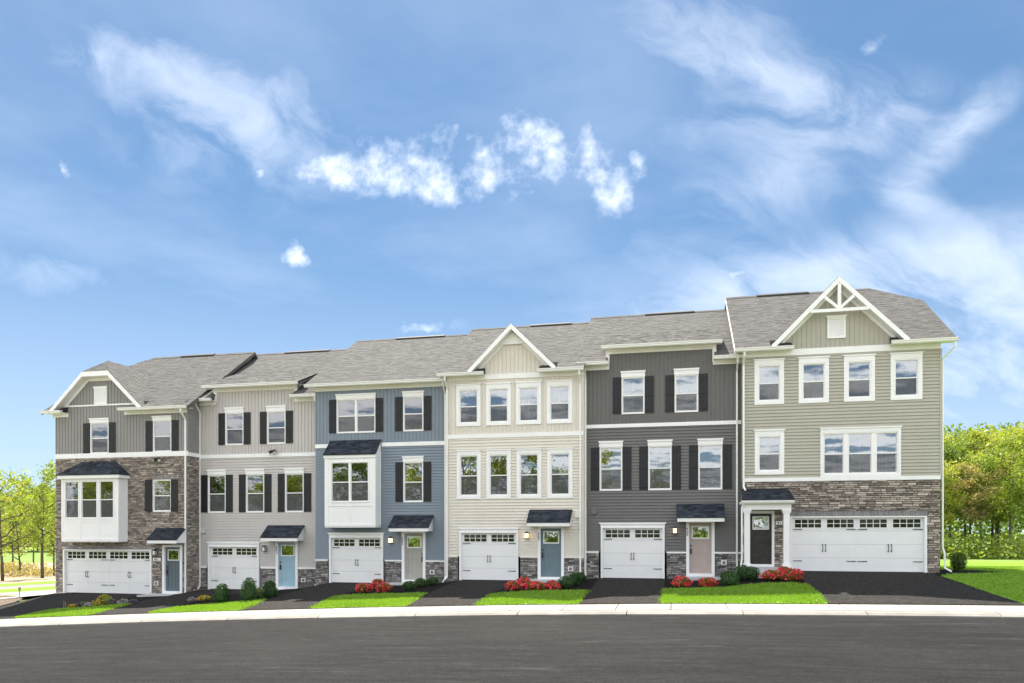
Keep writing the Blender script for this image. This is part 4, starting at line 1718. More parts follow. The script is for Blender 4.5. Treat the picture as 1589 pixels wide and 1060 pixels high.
for a0, a1, b0, b1 in cut((.77, 3.16, 2.55, 5.58), [bo]):
    f.box(a0, a1, .0, .06, b0, b1)
for xx in (.77, 2.98):
    f.box(xx, xx + .18, -.02, .0, 2.55, 5.56)
f.box(.95, 2.98, -.02, .0, 2.55, 2.66).box(.95, 2.98, -.02, .0, 3.44, 3.55).box(1.92, 2.01, -.02, .0, 2.66, 3.44)
f.build('front_panel', M_white, b_)
for xx in (.77, 3.10):
    s_ = MB()
    s_.prism_x([(BD + .06, 2.55), (0, 2.55), (0, 6.38), (BD + .06, 5.66)], xx, xx + .06)
    o_ = xx + .06 if xx > 2 else xx - .015
    s_.box(o_, o_ + .015, BD, BD + .09, 2.55, 5.56).box(o_, o_ + .015, -.09, -.03, 2.55, 5.9)
    s_.box(o_, o_ + .015, BD + .09, -.09, 2.55, 2.66).box(o_, o_ + .015, BD + .09, -.09, 3.44, 3.55)
    s_.build('side_panel', M_white, b_)
MB().box(.77, 3.16, BD, 0, 2.50, 2.55).build('underside', M_white, b_)
MB().box(.73, 3.20, BD - .05, BD + .06, 5.56, 5.70).build('fascia', M_gutter, b_)
p = [(.72, BD - .08, 5.715), (3.20, BD - .08, 5.715), (3.20, -.03, 6.42), (.72, -.03, 6.42)]
MB().slab(p, .03).build('roof_deck', M_canroof, b_)
raw_build(shingle_mesh([[(q[0], q[1], q[2] + .002) for q in p]], .13, .14, .3, 80), 'shingles', M_canroof, b_)
canopy(h, 3.80, 5.60, 3.05, 2.50, .66, 81)
lantern(h, 3.65, 1.95, True)
number_text(h, '905', 4.20, 1.97, .10, M_iron, vertical=True)
outlet(h, 5.56, .55)
stoop(h, 3.75, 5.5, .08, 1.1, (3.5, 4.9))
downspout(h, W - .16, 8.66, .1, -1)

# ---------------------------------------------------------------- house D: cream with gable
C4 = SID('cream', (0.72, 0.675, 0.60))
h = house(-9.62, 30.6, -2.09, 'cream townhouse with small front gable and eight white-framed windows')
W = 5.92
ze4, zr4 = 8.80, 12.18
ye, slp = main_roof(h, W, ze4, zr4, -.28, W + .05, seed=34, vent=(2.7, 4.7), notch=(1.05, 4.83))
gab, zt4 = front_gable(h, 2.94, 1.87, 8.91, 10.77, ze4, slp, seed=42)
# boarded triangle at the top of the gable
MB().prism_y([(2.94 - .56, 9.98), (2.94 + .56, 9.98), (2.94, 10.50)], -.09, -.045).build('gable_panel', M_white, gab)
ops = []
for a in (.45, 1.77, 3.07, 4.38):
    ops.append(window(h, a, a + 1.07, 6.59, 8.22, casing=.115, header=.17))
for a in (.47, 1.78, 3.09, 4.40):
    ops.append(window(h, a, a + 1.06, 3.48, 5.42, casing=.115, header=.15))
garage(h, .59, 3.16, 2.08, 2)
ops.append((.61, 3.14, -.25, 2.06))
M_d4 = mat('door_steel_blue', (0.145, 0.205, 0.24), 0.45, 0.03)
ops.append(front_door(h, 4.12, 4.99, .20, 2.20, M_d4))
batten_siding(h, 0, W, 6.23, 10.6, ops, C4, ztop=lambda x: zt4(x) if (1.1 < x < 4.8 and zt4(x) > 8.7) else 8.7)
belt(h, 0, W, 6.07, 6.24)
lap_siding(h, 0, W, 1.04, 6.07, ops, C4)
gd = [(o[0] - .1, o[1] + .1, o[2], o[3]) for o in ops[-2:]]
for a0, a1, b0, b1 in cut((0, W, .99, 1.04), gd):
    MB().box(a0, a1, -.065, 0, b0, b1).build('water_table', C4, h)
stone_wall(h, [(0, W, -.45, .99, FRONT)], gd, M_stone_g, (.05, .10), (.11, .32), 9)
rooms(h, W, LV)
shell(h, W, ze4, zr4, C4)
MB().box(0, W, -.05, .0, 8.55, 8.76).build('frieze_board', M_gutter, h)
eave(h, -.30, 1.76, 8.55, ends=(True, False), frieze=False)
eave(h, 4.05, W + .06, 8.55, ends=(False, False), frieze=False)
eave_return(h, 1.15, 1.72, 8.55)
eave_return(h, 4.10, 4.72, 8.55)
canopy(h, 3.67, 5.42, 3.02, 2.48, .64, 82)
lantern(h, 3.54, 1.94, True)
number_text(h, '907', 4.04, 1.95, .10, M_iron, vertical=True)
outlet(h, 5.38, .55)
vent_box(h, 5.56, 5.75, 2.67, 2.97, C4)
stoop(h, 3.7, 5.4, .10, 1.1, (3.9, 5.0))
downspout(h, .05, 8.55, .0, -1)
downspout(h, W - .13, 8.55, .05, 1)

# ---------------------------------------------------------------- house E: dark grey
C5 = SID('charcoal', (0.155, 0.151, 0.148))
h = house(-3.72, 31.1, -1.96, 'dark grey townhouse with black shutters and a taupe front door')
W = 6.30
o5 = .13
ze5, zr5 = 8.97, 12.40
ye, slp = main_roof(h, W, ze5, zr5, -.30, W, seed=35, vent=(2.3, 4.6), notch=(.97, 5.26))
ops = []
for a in (1.41 + o5, 3.56 + o5):
    ops.append(window(h, a, a + .94, 6.83, 8.36, header=.25))
    shutter(h, a - .37, a - .015, 6.85, 8.37)
    shutter(h, a + .955, a + 1.32, 6.85, 8.37)
for a in (.50 + o5, 2.50 + o5, 4.50 + o5):
    ops.append(window(h, a, a + .94, 3.66, 5.48, header=.25))
    shutter(h, a - .37, a - .015, 3.68, 5.48)
    shutter(h, a + .955, a + 1.32, 3.68, 5.48)
garage(h, .55 + o5, 3.16 + o5, 2.15, 2)
ops.append((.57 + o5, 3.14 + o5, -.25, 2.13))
M_d5 = mat('door_taupe', (0.45, 0.375, 0.345), 0.45, 0.03)
ops.append(front_door(h, 4.14 + o5, 5.02 + o5, .26, 2.28, M_d5))
bump = (.90 + o5, 5.07 + o5)
batten_siding(h, 0, W, 6.43, 9.40, ops, C5, ztop=lambda x: 9.37 if bump[0] <= x <= bump[1] else 8.74)
belt(h, 0, W, 6.28, 6.43)
lap_siding(h, 0, W, 1.14, 6.28, ops, C5)
gd = [(o[0] - .1, o[1] + .1, o[2], o[3]) for o in ops[-2:]]
for a0, a1, b0, b1 in cut((0, W, 1.07, 1.14), gd):
    MB().box(a0, a1, -.065, 0, b0, b1).build('water_table', M_white, h)
stone_wall(h, [(0, W, -.45, 1.07, FRONT)], gd, M_stone_g, (.05, .10), (.11, .32), 10)
rooms(h, W, LV)
shell(h, W, ze5, zr5, C5)
curtain(h, 4.70, 5.50, 3.72, 5.42, y=.18)
curtain(h, 2.68, 3.0, 3.72, 5.42, y=.18)
curtain(h, 3.75, 4.57, 7.5, 8.3, y=.16)
raised_eave(h, W, bump[0], bump[1], 8.71, 9.35, ze5, slp, 52, .60 + o5, 5.42 + o5)
canopy(h, 3.67 + o5, 5.48 + o5, 3.11, 2.53, .66, 83)
lantern(h, 3.57 + o5, 2.02, True)
number_text(h, '909', 4.06 + o5, 2.02, .10, M_iron, vertical=True)
outlet(h, 5.5 + o5, .71)
vent_box(h, .16 + o5, .39 + o5, 2.69, 2.93, C5)
stoop(h, 3.72 + o5, 5.45 + o5, .14, 1.1, (4.1 + o5, 5.0 + o5))
downspout(h, .05 + .0, 8.71, .0, -1)
downspout(h, W - .17, 8.71, .1, 1)

# ---------------------------------------------------------------- house F: sage with truss gable (rightmost)
C6 = SID('sage', (0.445, 0.43, 0.362))
h = house(2.59, 30.6, -1.56, 'rightmost townhouse, sage green siding over stone, trussed gable, wide garage')
W = 7.10
ze6, zr6 = 8.67, 12.40
ye, slp = main_roof(h, W, ze6, zr6, -.32, W + .42, hipR=1.60, seed=36, vent=(1.05, 3.3), notch=(1.03, 5.95), rake=M_gutter)
gab, zt6 = front_gable(h, 3.49, 2.44, 8.78, 11.27, ze6, slp, seed=43)
tr = MB()
tr.box(2.45, 4.53, -.44, -.36, 9.92, 10.04)
tr.box(3.43, 3.55, -.445, -.365, 10.04, 11.0)
tr.prism_y([(3.40, 10.04), (3.55, 10.04), (2.98, 10.56), (2.90, 10.48)], -.44, -.37)
tr.prism_y([(3.43, 10.04), (3.58, 10.04), (4.08, 10.48), (4.00, 10.56)], -.44, -.37)
tr.build('gable_truss', M_white, gab)
gable_vent(h, 3.13, 3.79, 9.00, 9.78)
ops = []
for a in (.45, 2.09, 3.73, 5.38):
    ops.append(window(h, a, a + 1.10, 6.54, 8.15, casing=.125, header=.18))
ops.append(window(h, .46, 1.56, 3.79, 5.37, casing=.125, header=.19))
ops.append(window(h, 2.88, 5.74, 3.66, 5.40, units=3, casing=.09, header=.16, split=[(3.02, 3.72), (3.90, 4.71), (4.89, 5.60)]))
garage(h, 1.77, 6.63, 2.15, 4, header=False)
soldier_course(h, 1.72, 6.66, 2.15, 2.35)
ops.append((1.79, 6.61, -.25, 2.13))
M_d6 = mat('door_black_brown', (0.028, 0.027, 0.025), 0.4, 0.2, 4.0)
ops.append(front_door(h, .28, 1.10, .28, 2.25, M_d6, side='R', cas=.09))
lap_siding(h, 0, W, 3.66, 8.46, ops, C6)
batten_siding(h, 1.0, 6.0, 8.66, 11.1, ops, C6, ztop=zt6)
belt(h, 0, W, 3.52, 3.66)
stone_wall(h, [(0, W, -.45, 3.52, FRONT)], ops + [(1.72, 6.66, 2.1, 2.35)], M_stone_g2 if 'M_stone_g2' in globals() else mat('mixed_ledgestone', (0.225, 0.185, 0.16), 0.9, 0.22, 11.0, bump=0.5, bscale=35, rnd=0.36, col2=(0.53, 0.465, 0.41)), (.05, .105), (.11, .38), 12)
rooms(h, W, LV)
shell(h, W, ze6, zr6, C6, hips='R')
backing(h, 'gable_wall', 1.0, 6.0, 8.40, 8.7, [], C6)
MB().box(0, W, -.045, .0, 8.42, 8.66).build('frieze_board', M_gutter, h)
for nm, xa, xb in (('l', -.32, 1.86), ('r', 5.30, W + .45)):
    eave(h, xa, xb, 8.44, ends=(nm == 'l', nm == 'r'), frieze=False)
eave_return(h, 1.1, 1.82, 8.44)
eave_return(h, 5.35, 5.9, 8.44)
MB().box(W - .03, W + .05, -.035, .1, 3.66, 8.42).box(-.03, .07, -.035, .0, 3.66, 8.42).build('corner_board', C6, h)
MB().box(3.04, 3.45, .10, .11, 3.85, 4.25).build('window_sign', M_sign, h)
# entrance porch
po = empty('porch', (0, 0, 0))
po.parent = h
pd = -.85
for xa, xb, zb in ((-.02, .22, .20), (1.41, 1.67, .20)):
    c = MB()
    c.box(xa + .02, xb - .02, pd, pd + .22, zb, 2.40)
    c.box(xa - .02, xb + .02, pd - .03, pd + .25, zb, zb + .14).box(xa - .01, xb + .01, pd - .02, pd + .24, 2.26, 2.32).box(xa - .03, xb + .03, pd - .04, pd + .26, 2.32, 2.40)
    c.build('column', M_white, po)
c = MB()
c.box(-.05, 1.70, pd - .01, pd + .23, 2.40, 2.62).box(-.05, .16, pd + .23, 0, 2.40, 2.62).box(1.49, 1.70, pd + .23, 0, 2.40, 2.62)
c.box(-.12, 1.79, pd - .10, 0, 2.62, 2.72)
c.build('beam', M_white, po)
c = MB()
c.prism_x([(pd - .10, 2.63), (pd - .17, 2.63), (pd - .21, 2.70), (pd - .21, 2.74), (pd - .10, 2.74)], -.12, 1.80)
c.build('gutter', M_gutter, po)
e = [(-.12, pd - .17, 2.745), (1.83, pd - .17, 2.745), (1.70, -.03, 3.23), (-.06, -.03, 3.23)]
MB().slab(e, .03).build('roof_deck', M_canroof, po)
raw_build(shingle_mesh([[(q[0], q[1], q[2] + .002) for q in e]], .13, .14, .3, 84), 'shingles', M_canroof, po)
MB().prism_x([(pd - .1, 2.72), (0, 2.72), (0, 3.19)], -.05, -.02).prism_x([(pd - .1, 2.72), (0, 2.72), (0, 3.19)], 1.68, 1.71).build('side_panel', M_white, po)
plaque(h, 1.24, 1.62, 1.83, 1.97, '911', M_vinyl, y=-.09)
stoop(h, -.1, 1.72, .18, 1.0, (.3, 1.5))
downspout(h, .04, 8.44, 3.15, 1)
c = MB()
c.tube([(-.02, pd - .15, 2.66), (-.10, pd - .05, 2.50), (-.10, pd - .05, .5), (-.16, pd - .12, .12)], [.032] * 4, 8)
c.build('downspout', M_gutter, po)
c = MB()
c.tube([(W + .40, -.43, 8.56), (W + .38, -.42, 8.4), (W + .10, -.02, 8.05), (W + .09, .02, 7.9), (W + .09, .02, .95), (W + .14, -.02, .75), (W + .15, -.02, .2), (W + .30, -.25, .08)], [.036] * 8, 8)
c.build('downspout', M_gutter, h)

# ------------------------------------------------------------------ plants
def leaf_quads(C, size, rs, flat=0.0):
    """C (n,3) centres -> leaf-shaped quads with random facing"""
    n = len(C)
    a = rs.normal(size=(n, 3))
    a[:, 2] *= (1 - flat)
    a /= np.linalg.norm(a, axis=1)[:, None] + 1e-9
    b = np.cross(a, rs.normal(size=(n, 3)))
    b /= np.linalg.norm(b, axis=1)[:, None] + 1e-9
    s_ = size * rs.uniform(.6, 1.35, n)[:, None]
    return np.stack([C - a * s_, C - b * s_ * .55, C + a * s_, C + b * s_ * .55], axis=1)


def lump(p, seed, f=3.0):
    return mnoise.noise((p[0] * f + seed, p[1] * f - seed, p[2] * f + 2 * seed))


def core_mesh(name, rx, ry, h, z0, shape, m, parent, seed):
    bm = bmesh.new()
    bmesh.ops.create_icosphere(bm, subdivisions=2, radius=1)
    for v in bm.verts:
        d = v.co.normalized()
        k = .80 * (1 + .2 * lump(d, seed, 1.5))
        zz = (d.z + 1) / 2
        w = shape(zz)
        hor = math.hypot(d.x, d.y) or 1e-6
        v.co = Vector((d.x / hor * w * rx * k, d.y / hor * w * ry * k, z0 + zz * h * .93))
    me = bpy.data.meshes.new(name)
    bm.to_mesh(me)
    bm.free()
    me.materials.append(m)
    o = bpy.data.objects.new(name, me)
    COL.objects.link(o)
    o.parent = parent
    return o


ROUND = lambda t: max(0.0, 1 - (2 * t - 1) ** 2) ** .5
CONE = lambda t: max(0.0, (1 - t) ** .62) * min(1, t * 6 + .55) * 1.02


def shrub(name, x, y, w, h, shape, lm, label, cat, group=None, n=900, leaf=.026, petals=None, np_=0, psize=.03, seed=1, z=None):
    rs = np.random.default_rng(seed)
    z = T(x, y) if z is None else z
    root = empty(name, (x, y, z + .0), label, cat, group)
    core_mesh('inner_foliage', w / 2, w / 2, h, .0, shape, L_box if not petals else lm, root, seed)

    def pts(k, lo, hi):
        t = np.clip(rs.beta(1.3, 1.15, k), .02, .99)
        a = rs.uniform(0, 2 * np.pi, k)
        rr = np.array([shape(q) for q in t])
        P = np.column_stack([np.cos(a), np.sin(a), t])
        lm_ = np.array([1 + (.55 if petals else .36) * lump(p, seed, 1.9) for p in P])
        r_ = rr * lm_ * rs.uniform(lo, hi, k) * w / 2
        return np.column_stack([np.cos(a) * r_, np.sin(a) * r_, t * h * (0.9 + .16 * lm_ * .9)])
    P = pts(n, .78, 1.08)
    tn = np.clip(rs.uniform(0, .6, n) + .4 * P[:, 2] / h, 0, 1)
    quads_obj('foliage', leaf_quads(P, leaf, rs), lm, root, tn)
    MB().tube([(0, 0, -.1), (0, 0, h * .4)], [.03, .02], 6).build('stem', M_bark, root)
    if petals:
        P = pts(np_, .85, 1.28)
        P = P[P[:, 2] > h * .18]
        quads_obj('blossoms', leaf_quads(P, psize, rs), petals, root, rs.uniform(0, 1, len(P)))
    return root


G_AZ = 'red azaleas in the front beds'
G_BX = 'clipped round green shrubs in the front beds'
AZ = [(-11.85, 26.9, .52, .37, 'red azalea nearest the blue house driveway, left of its group'),
      (-11.9, 28.5, .46, .40, 'red azalea rearmost of three beside the blue house stoop'),
      (-11.05, 27.0, .54, .36, 'red azalea right front of three before the blue house'),
      (-5.75, 26.45, .52, .36, 'red azalea at the left end of the cream house bed, by its driveway'),
      (-5.7, 28.0, .48, .38, 'red azalea set back near the cream house stoop'),
      (-4.95, 26.4, .68, .34, 'widest red azalea in the middle of the cream house bed'),
      (-4.3, 26.5, .48, .36, 'red azalea right of the cream house bed, beside green shrubs'),
      (.2, 26.9, .60, .42, 'red azalea left of the dark grey house step'),
      (1.12, 27.15, .60, .34, 'red azalea right of the dark grey house step'),
      (3.45, 28.3, .62, .36, 'red azalea left of the group at the sage house porch step'),
      (3.98, 29.3, .42, .34, 'red azalea rearmost at the foot of the sage porch column'),
      (4.03, 27.55, .66, .44, 'largest red azalea beside the wide right driveway')]
for i, (x, y, w_, h_, lb) in enumerate(AZ):
    shrub('azalea', x, y, w_ * .92, h_ * .95, ROUND, L_azal, lb, 'azalea', G_AZ, n=700, leaf=.036, petals=L_red, np_=300, psize=.05, seed=100 + i)
BX = [(-10.2, 27.6, .50, .36, 'round green shrub nearest the lawn before the blue house'),
      (-10.2, 28.9, .50, .36, 'round green shrub in the middle of three beside the taupe-grey door'),
      (-9.8, 29.3, .46, .34, 'round green shrub furthest right before the blue house'),
      (-3.92, 26.9, .52, .46, 'round green shrub nearest the lawn before the cream house'),
      (-3.72, 27.9, .44, .46, 'round green shrub in the middle of the cream house group'),
      (-3.66, 29.2, .42, .40, 'round green shrub rearmost by the cream house downspouts'),
      (1.9, 27.2, .62, .46, 'round green shrub right of the taupe door, nearest the lawn'),
      (1.95, 29.2, .56, .36, 'low green shrub behind the round one by the dark grey house wall'),
      (2.50, 29.3, .58, .54, 'green shrub left of two in front of the sage porch column'),
      (2.74, 28.8, .62, .50, 'green shrub right of two in front of the sage porch column')]
for i, (x, y, w_, h_, lb) in enumerate(BX):
    shrub('round_shrub', x, y, w_, h_, ROUND, L_box, lb, 'shrub', G_BX, n=1100, leaf=.026, seed=200 + i)
CN = [(-16.6, 24.85, .62, .72, 'conical green shrub left of three before the light blue door'),
      (-15.42, 24.75, .62, .84, 'tallest conical green shrub in the middle of three'),
      (-15.15, 25.75, .58, .62, 'conical green shrub right of three, nearest the stoop')]
for i, (x, y, w_, h_, lb) in enumerate(CN):
    shrub('conical_shrub', x, y, w_, h_, lambda t: (ROUND(t) * .55 + CONE(t) * .5), L_box, lb, 'shrub', 'conical shrubs before the greige house', n=1700, leaf=.026, seed=300 + i)
shrub('yellow_shrub', -15.5, 25.5, .36, .42, ROUND, L_tree, 'small yellow-green shrub between two conical shrubs', 'shrub', n=400, leaf=.03, seed=320)
FL = [(-23.65, 25.3, .26, .16, L_gold, 'small orange and white flowers at the left end of the lawn bed'),
      (-23.3, 25.45, .34, .22, L_pur, 'dark purple flowers left of the yellow clump'),
      (-22.98, 25.4, .30, .18, L_lil, 'lilac flowers just left of the yellow clump'),
      (-22.5, 25.4, .42, .27, L_gold, 'bright yellow flower clump in the middle of the lawn bed'),
      (-21.95, 25.5, .32, .24, L_pur, 'dark purple flowers right of the round green plant'),
      (-21.55, 25.65, .34, .20, L_lil, 'lilac and white flowers towards the right end of the bed'),
      (-21.2, 25.75, .26, .18, L_pur, 'small purple flowers at the right end of the bed'),
      (-18.85, 26.2, .30, .18, L_lil, 'pale flowers at the left of the bed beside the garage of the greige house'),
      (-18.45, 26.4, .38, .22, L_gold, 'yellow flowers in the bed beside the garage of the greige house')]
for i, (x, y, w_, h_, lm, lb) in enumerate(FL):
    shrub('flower_clump', x, y, w_, h_, ROUND, L_tree3, lb, 'flowers', 'flower clumps in the front beds', n=170, leaf=.03, petals=lm, np_=230, psize=.028, seed=400 + i)
shrub('leafy_plant', -22.2, 25.6, .36, .32, ROUND, L_tree, 'round bright green leafy plant in the lawn flower bed', 'plant', n=420, leaf=.035, seed=420)
shrub('leafy_plant', -22.75, 26.0, .5, .42, ROUND, L_yel, 'taller yellow-green leafy plant behind the flowers', 'plant', n=420, leaf=.04, seed=421)
for i, (x, y, hh) in enumerate(((-23.85, 25.1, .34), (-23.72, 25.05, .30))):
    o = MB().tube([(0, 0, -.05), (.01, 0, hh)], [.012, .010], 6).build('garden_stake', M_wood, None, loc=(x, y, T(x, y)))
    tag(o, ('taller' if i == 0 else 'shorter') + ' thin wooden stake at the left end of the lawn flower bed', 'stake')
x, y = -29.9, 28.9
o = MB().tube([(0, 0, -.1), (0, 0, .45)], [.02, .02], 6).box(-.05, .05, -.02, .02, .32, .5).build('marker_stake', M_wood, None, loc=(x, y, T(x, y)))
tag(o, 'short wooden marker stake at the brown mulch left of the houses', 'stake')

# left-hand surroundings: brown mulch, concrete, a second street
tag(patch('bare_bed', [(-36, 26), (-28.9, 22.1), (-27.45, 22.1), (-28.1, 26.1), (-28.6, 27.4), (-29.2, 28.4), (-31.0, 29.6), (-35, 31)], .03, M_brownbed), 'brown mulch bed left of the leftmost driveway', 'mulch bed', kind='structure')


def st(s_, t_):
    """point s_ metres out along the view to the left edge, t_ metres across it"""
    return (-.7071 * s_ + .7071 * t_, .7071 * s_ + .7071 * t_)


def band(name, s0, s1, off, m, lb, tilt=.10, t0=-40, t1=60):
    n = 20
    A = [st(s0 + tilt * t, t) for t in np.linspace(t0, t1, n)]
    B = [st(s1 + tilt * t, t) for t in np.linspace(t1, t0, n)]
    V = A + B
    o = patch(name, V, off, m, step=4)
    tag(o, lb, name.replace('_', ' '), kind='structure')


band('side_path', 41.5, 46.0, .05, M_walk, 'pale concrete path left of the leftmost house', t0=-14, t1=2.2)
band('side_lawn', 46.0, 51.5, .055, M_lawn, 'green grass strip between the concrete path and the side street', t1=30)
band('side_street', 51.5, 57.5, .045, M_oldroad, 'grey side street beyond the leftmost house', t1=50)
band('verge', 57.5, 64.0, .055, M_lawn, 'green grass verge beyond the side street', t1=50)
band('bare_field', 64.0, 120.0, .06, M_pale, 'pale dry field behind the trees on the left')


# ------------------------------------------------------------------ trees
def tree_proto(name, H, crown_r, crown_lo, lm, seed, clumps=60, per=70, leaf=.2, spread=.8, lean=0.0, trunk_r=.16, limbs=9, open_=0.0):
    rs = np.random.default_rng(seed)
    r2 = random.Random(seed)
    root = empty(name, (0, 0, -300))
    mb = MB()
    top = H * .93
    tp = []
    for k in range(9):
        t = k / 8
        tp.append((lean * t * H * .5 + r2.uniform(-.1, .1) * t * 2, r2.uniform(-.1, .1) * t * 2, -.3 + t * top))
    mb.tube(tp, [trunk_r * (1 - .88 * (k / 8) ** .9) for k in range(9)], 8)
    cc = []
    for k in range(limbs):
        t = crown_lo + (0.97 - crown_lo) * (k + r2.random() * .8) / limbs
        b = Vector(tp[min(8, int(t * 8))])
        b.z = t * top
        az = k * 2.4 + r2.uniform(-.5, .5)
        prof = math.sin(math.pi * min(1, max(0.12, (t - crown_lo * .8) / (1.12 - crown_lo * .8)))) ** .7
        ln = crown_r * prof * r2.uniform(.75, 1.1)
        up = r2.uniform(.35, .8)
        pts = [b]
        for q in range(1, 5):
            d = Vector((math.cos(az) * ln * q / 4, math.sin(az) * ln * q / 4, up * ln * (q / 4) ** 1.3))
            pts.append(b + d + Vector((r2.uniform(-.12, .12), r2.uniform(-.12, .12), r2.uniform(-.1, .1))) * ln * .4)
        r0 = trunk_r * (1 - t) * .6 + .025
        mb.tube([tuple(p) for p in pts], [r0 * (1 - .8 * q / 4) for q in range(5)], 6)
        for q in (2, 3, 4):
            cc.append((pts[q], ln))
            for w in range(2):
                az2 = az + r2.uniform(-1.2, 1.2)
                e_ = pts[q] + Vector((math.cos(az2), math.sin(az2), r2.uniform(.1, .8))) * ln * .38
                mb.tube([tuple(pts[q]), tuple((pts[q] + e_) / 2 + Vector((0, 0, .05))), tuple(e_)], [r0 * .35, r0 * .25, .012], 5)
                cc.append((e_, ln))
    cc.append((Vector(tp[8]) + Vector((0, 0, .3)), crown_r * .5))
    mb.build('trunk', M_bark, root, smooth=True)
    order = rs.permutation(len(cc))
    cc.append(cc[-1])
    cent = [cc[order[k % len(order)]][0] + Vector(rs.normal(0, crown_r * .10, 3)) for k in range(clumps)]
    Cs, tn = [], []
    for k, c in enumerate(cent):
        if r2.random() < open_:
            continue
        m_ = int(per * r2.uniform(.5, 1.4))
        sg = spread * r2.uniform(.6, 1.25)
        P = rs.normal(0, 1, (m_, 3)) * np.array([sg, sg, sg * .62]) * .5 + np.array(c)
        Cs.append(P)
        tn.append(np.clip(r2.uniform(.1, .7) + rs.uniform(-.2, .3, m_), 0, 1))
    C = np.concatenate(Cs)
    quads_obj('crown', leaf_quads(C, leaf, rs, .2), lm, root, np.concatenate(tn))
    return root


PROTO = [
    tree_proto('forest_tree', 15, 3.2, .36, L_tree, 1, 120, 62, .16, 1.05, limbs=14, trunk_r=.19),
    tree_proto('forest_tree', 16, 3.0, .30, L_tree2, 2, 130, 60, .155, 1.0, limbs=15, trunk_r=.19),
    tree_proto('forest_tree', 14, 2.9, .38, L_tree3, 3, 115, 62, .16, 1.05, limbs=13, trunk_r=.18),
    tree_proto('forest_tree', 13, 2.8, .35, L_tree4, 4, 60, 60, .16, 1.0, limbs=12, trunk_r=.14),
    tree_proto('young_tree', 9.5, 2.3, .30, L_tree, 5, 100, 46, .115, .68, limbs=14, trunk_r=.15),
    tree_proto('young_tree', 8.5, 2.6, .22, L_tree2, 6, 70, 22, .10, .7, limbs=13, trunk_r=.14, lean=.12),
]
used = [False] * len(PROTO)


def plant_tree(k, x, y, sc, rot, label, group, zoff=0.0, wide=1.0):
    if used[k]:
        o = copy_tree(PROTO[k])
    else:
        o = PROTO[k]
        used[k] = True
    o.location = (x, y, T(x, y) + zoff)
    o.rotation_euler = (0, 0, rot)
    o.scale = (sc * wide, sc * wide, sc)
    tag(o, label, 'tree', group)
    return o


LBF = ['bright spring-green tree in the wood right of the sage green house', 'yellow-green tree in the wood right of the sage green house', 'deeper green tree in the wood right of the sage green house', 'thin tan-leaved tree in the wood right of the sage green house']
rt = random.Random(21)
for row, (yy, n, x0, dx) in enumerate(((82, 8, 19.5, 3.1), (88, 8, 20.5, 3.4), (95, 8, 22, 3.7), (104, 9, 22, 4.2))):
    for k in range(n):
        kk = [[1, 0, 1, 3, 0, 1, 2, 0, 1], [0, 1, 2, 0, 1, 0, 1, 2, 0], [2, 0, 1, 0, 2, 1, 0, 1, 2], [0, 2, 0, 2, 1, 0, 2, 0, 1]][row][k]
        x = x0 + dx * k + rt.uniform(-.9, .9)
        y = yy + rt.uniform(-2.2, 2.2)
        sc = (.70, .82, .93, 1.06)[row] * rt.uniform(.88, 1.1)
        plant_tree(kk, x, y, sc, rt.uniform(0, 6.28), LBF[kk], ('bright green', 'yellow-green', 'deeper green', 'tan')[kk] + ' trees of the right-hand wood')


def at_px(u, cz):
    q = (u - 794.5) / 1151.8
    c_, s__ = math.cos(math.radians(12.412)), math.sin(math.radians(12.412))
    return (q * c_ - s__) * cz, (q * s__ + c_) * cz


for u, cz, k, sc, lb in ((66, 63, 4, 1.02, 'tall slender yellow-green tree left of the leftmost house'),
                         (4, 60, 5, .98, 'bare-limbed leaning tree at the left edge of the picture'),
                         (32, 72, 5, .80, 'smaller leaning tree behind the marker stake on the left'),
                         (84, 70, 4, .72, 'low bushy tree close to the leftmost house corner'),
                         (20, 84, 4, .80, 'background tree second from the left edge'),
                         (52, 90, 0, .55, 'rounded background tree behind the tall slender tree'),
                         (-22, 76, 4, .85, 'background tree just beyond the left edge'),
                         (98, 88, 0, .50, 'background tree half hidden by the leftmost house')):
    x, y = at_px(u, cz)
    plant_tree(k, x, y, sc, u * .7, lb, 'trees left of the houses')
LBR = 'tree across the street, seen only as a reflection in the windows'
for k in range(17):
    x = -92 + 5.6 * k + rt.uniform(-1.5, 1.5)
    y = -24 + rt.uniform(-4, 4)
    plant_tree((0, 1, 2, 1)[k % 4], x, y, (1.0 if k < 14 else .7) * rt.uniform(.85, 1.1), rt.uniform(0, 6), LBR, 'trees across the street', zoff=-.2)
for k in range(11):
    plant_tree((1, 0, 2)[k % 3], 2 + 5 * k + rt.uniform(-1, 1), -24 + rt.uniform(-3, 3), rt.uniform(.36, .46), rt.uniform(0, 6), LBR, 'trees across the street', zoff=-.2, wide=1.5)


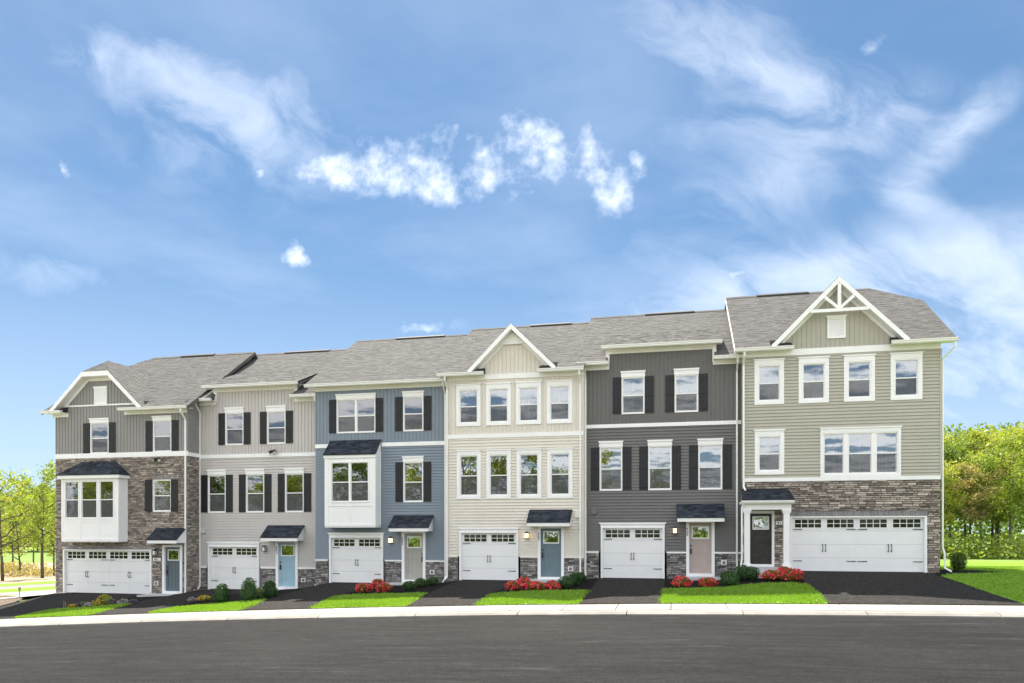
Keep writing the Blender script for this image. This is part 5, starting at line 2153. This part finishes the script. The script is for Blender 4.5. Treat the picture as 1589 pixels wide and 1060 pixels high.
def wood_mass(name, pts, hmin, hmax, w, n, leaf, lm, label, seed):
    """far wood or thicket: uneven leafy mass along a line"""
    rs = np.random.default_rng(seed)
    P = []
    tn = []
    for (xa, ya), (xb, yb) in zip(pts[:-1], pts[1:]):
        m_ = int(n / (len(pts) - 1))
        t = rs.uniform(0, 1, m_)
        X = xa + (xb - xa) * t
        Y = ya + (yb - ya) * t
        hh = np.array([hmin + (hmax - hmin) * (.5 + .75 * mnoise.noise((a * .16, b * .16, seed)) + .35 * mnoise.noise((a * .6, b * .6, seed))) for a, b in zip(X, Y)])
        d = rs.normal(0, w / 2, (m_, 2))
        Z = np.array([T(a, b) for a, b in zip(X, Y)]) + hh * rs.beta(1.6, 1.0, m_)
        P.append(np.column_stack([X + d[:, 0], Y + d[:, 1], Z]))
        tn.append(np.array([.5 + .7 * mnoise.noise((a * .3, b * .3, c * .4)) for a, b, c in P[-1]]) + rs.uniform(-.2, .2, m_))
    P = np.concatenate(P)
    o = quads_obj(name, leaf_quads(P, leaf, rs, .2), lm, None, np.clip(np.concatenate(tn), 0, 1))
    tag(o, label, 'wood', kind='stuff')


wood_mass('undergrowth', [(17, 81), (30, 79.5), (48, 80)], .5, 3.4, 6, 15000, .15, L_tree, 'low green undergrowth along the foot of the right-hand wood', 61)
wood_mass('far_wood', [(15, 118), (40, 122), (75, 125)], 12, 19, 6, 26000, .34, L_tree3, 'dense green wood behind the right-hand trees', 62)
wood_mass('scrub', [at_px(-40, 74), at_px(30, 73), at_px(110, 72)], .2, 1.3, 3.5, 5000, .11, L_tree4, 'low scrub and bushes under the left-hand trees', 63)
wood_mass('far_wood', [at_px(-160, 150), at_px(40, 165), at_px(200, 170)], 7, 14, 8, 20000, .4, L_tree, 'distant tree line behind the left-hand trees', 64)
wood_mass('far_wood', [(-260, 70), (-170, 260), (0, 330), (160, 250), (220, 60)], 10, 20, 16, 24000, 1.1, L_tree3, 'far wooded horizon around the site', 65)
wood_mass('hedgerow', [(-95, -27), (-30, -27), (65, -27)], 1.5, 5.0, 3, 16000, .25, L_tree, 'low hedgerow across the street, seen only reflected in the glass', 66)
x, y = 10.85, 32.2
shrub('young_shrub', x, y, .56, .70, ROUND, L_azal, 'small upright green shrub in mulch at the right corner of the sage house', 'shrub', n=1100, leaf=.035, seed=900)
for o in PROTO:
    if o.location.z < -200:
        for c in list(o.children):
            bpy.data.objects.remove(c)
        bpy.data.objects.remove(o)
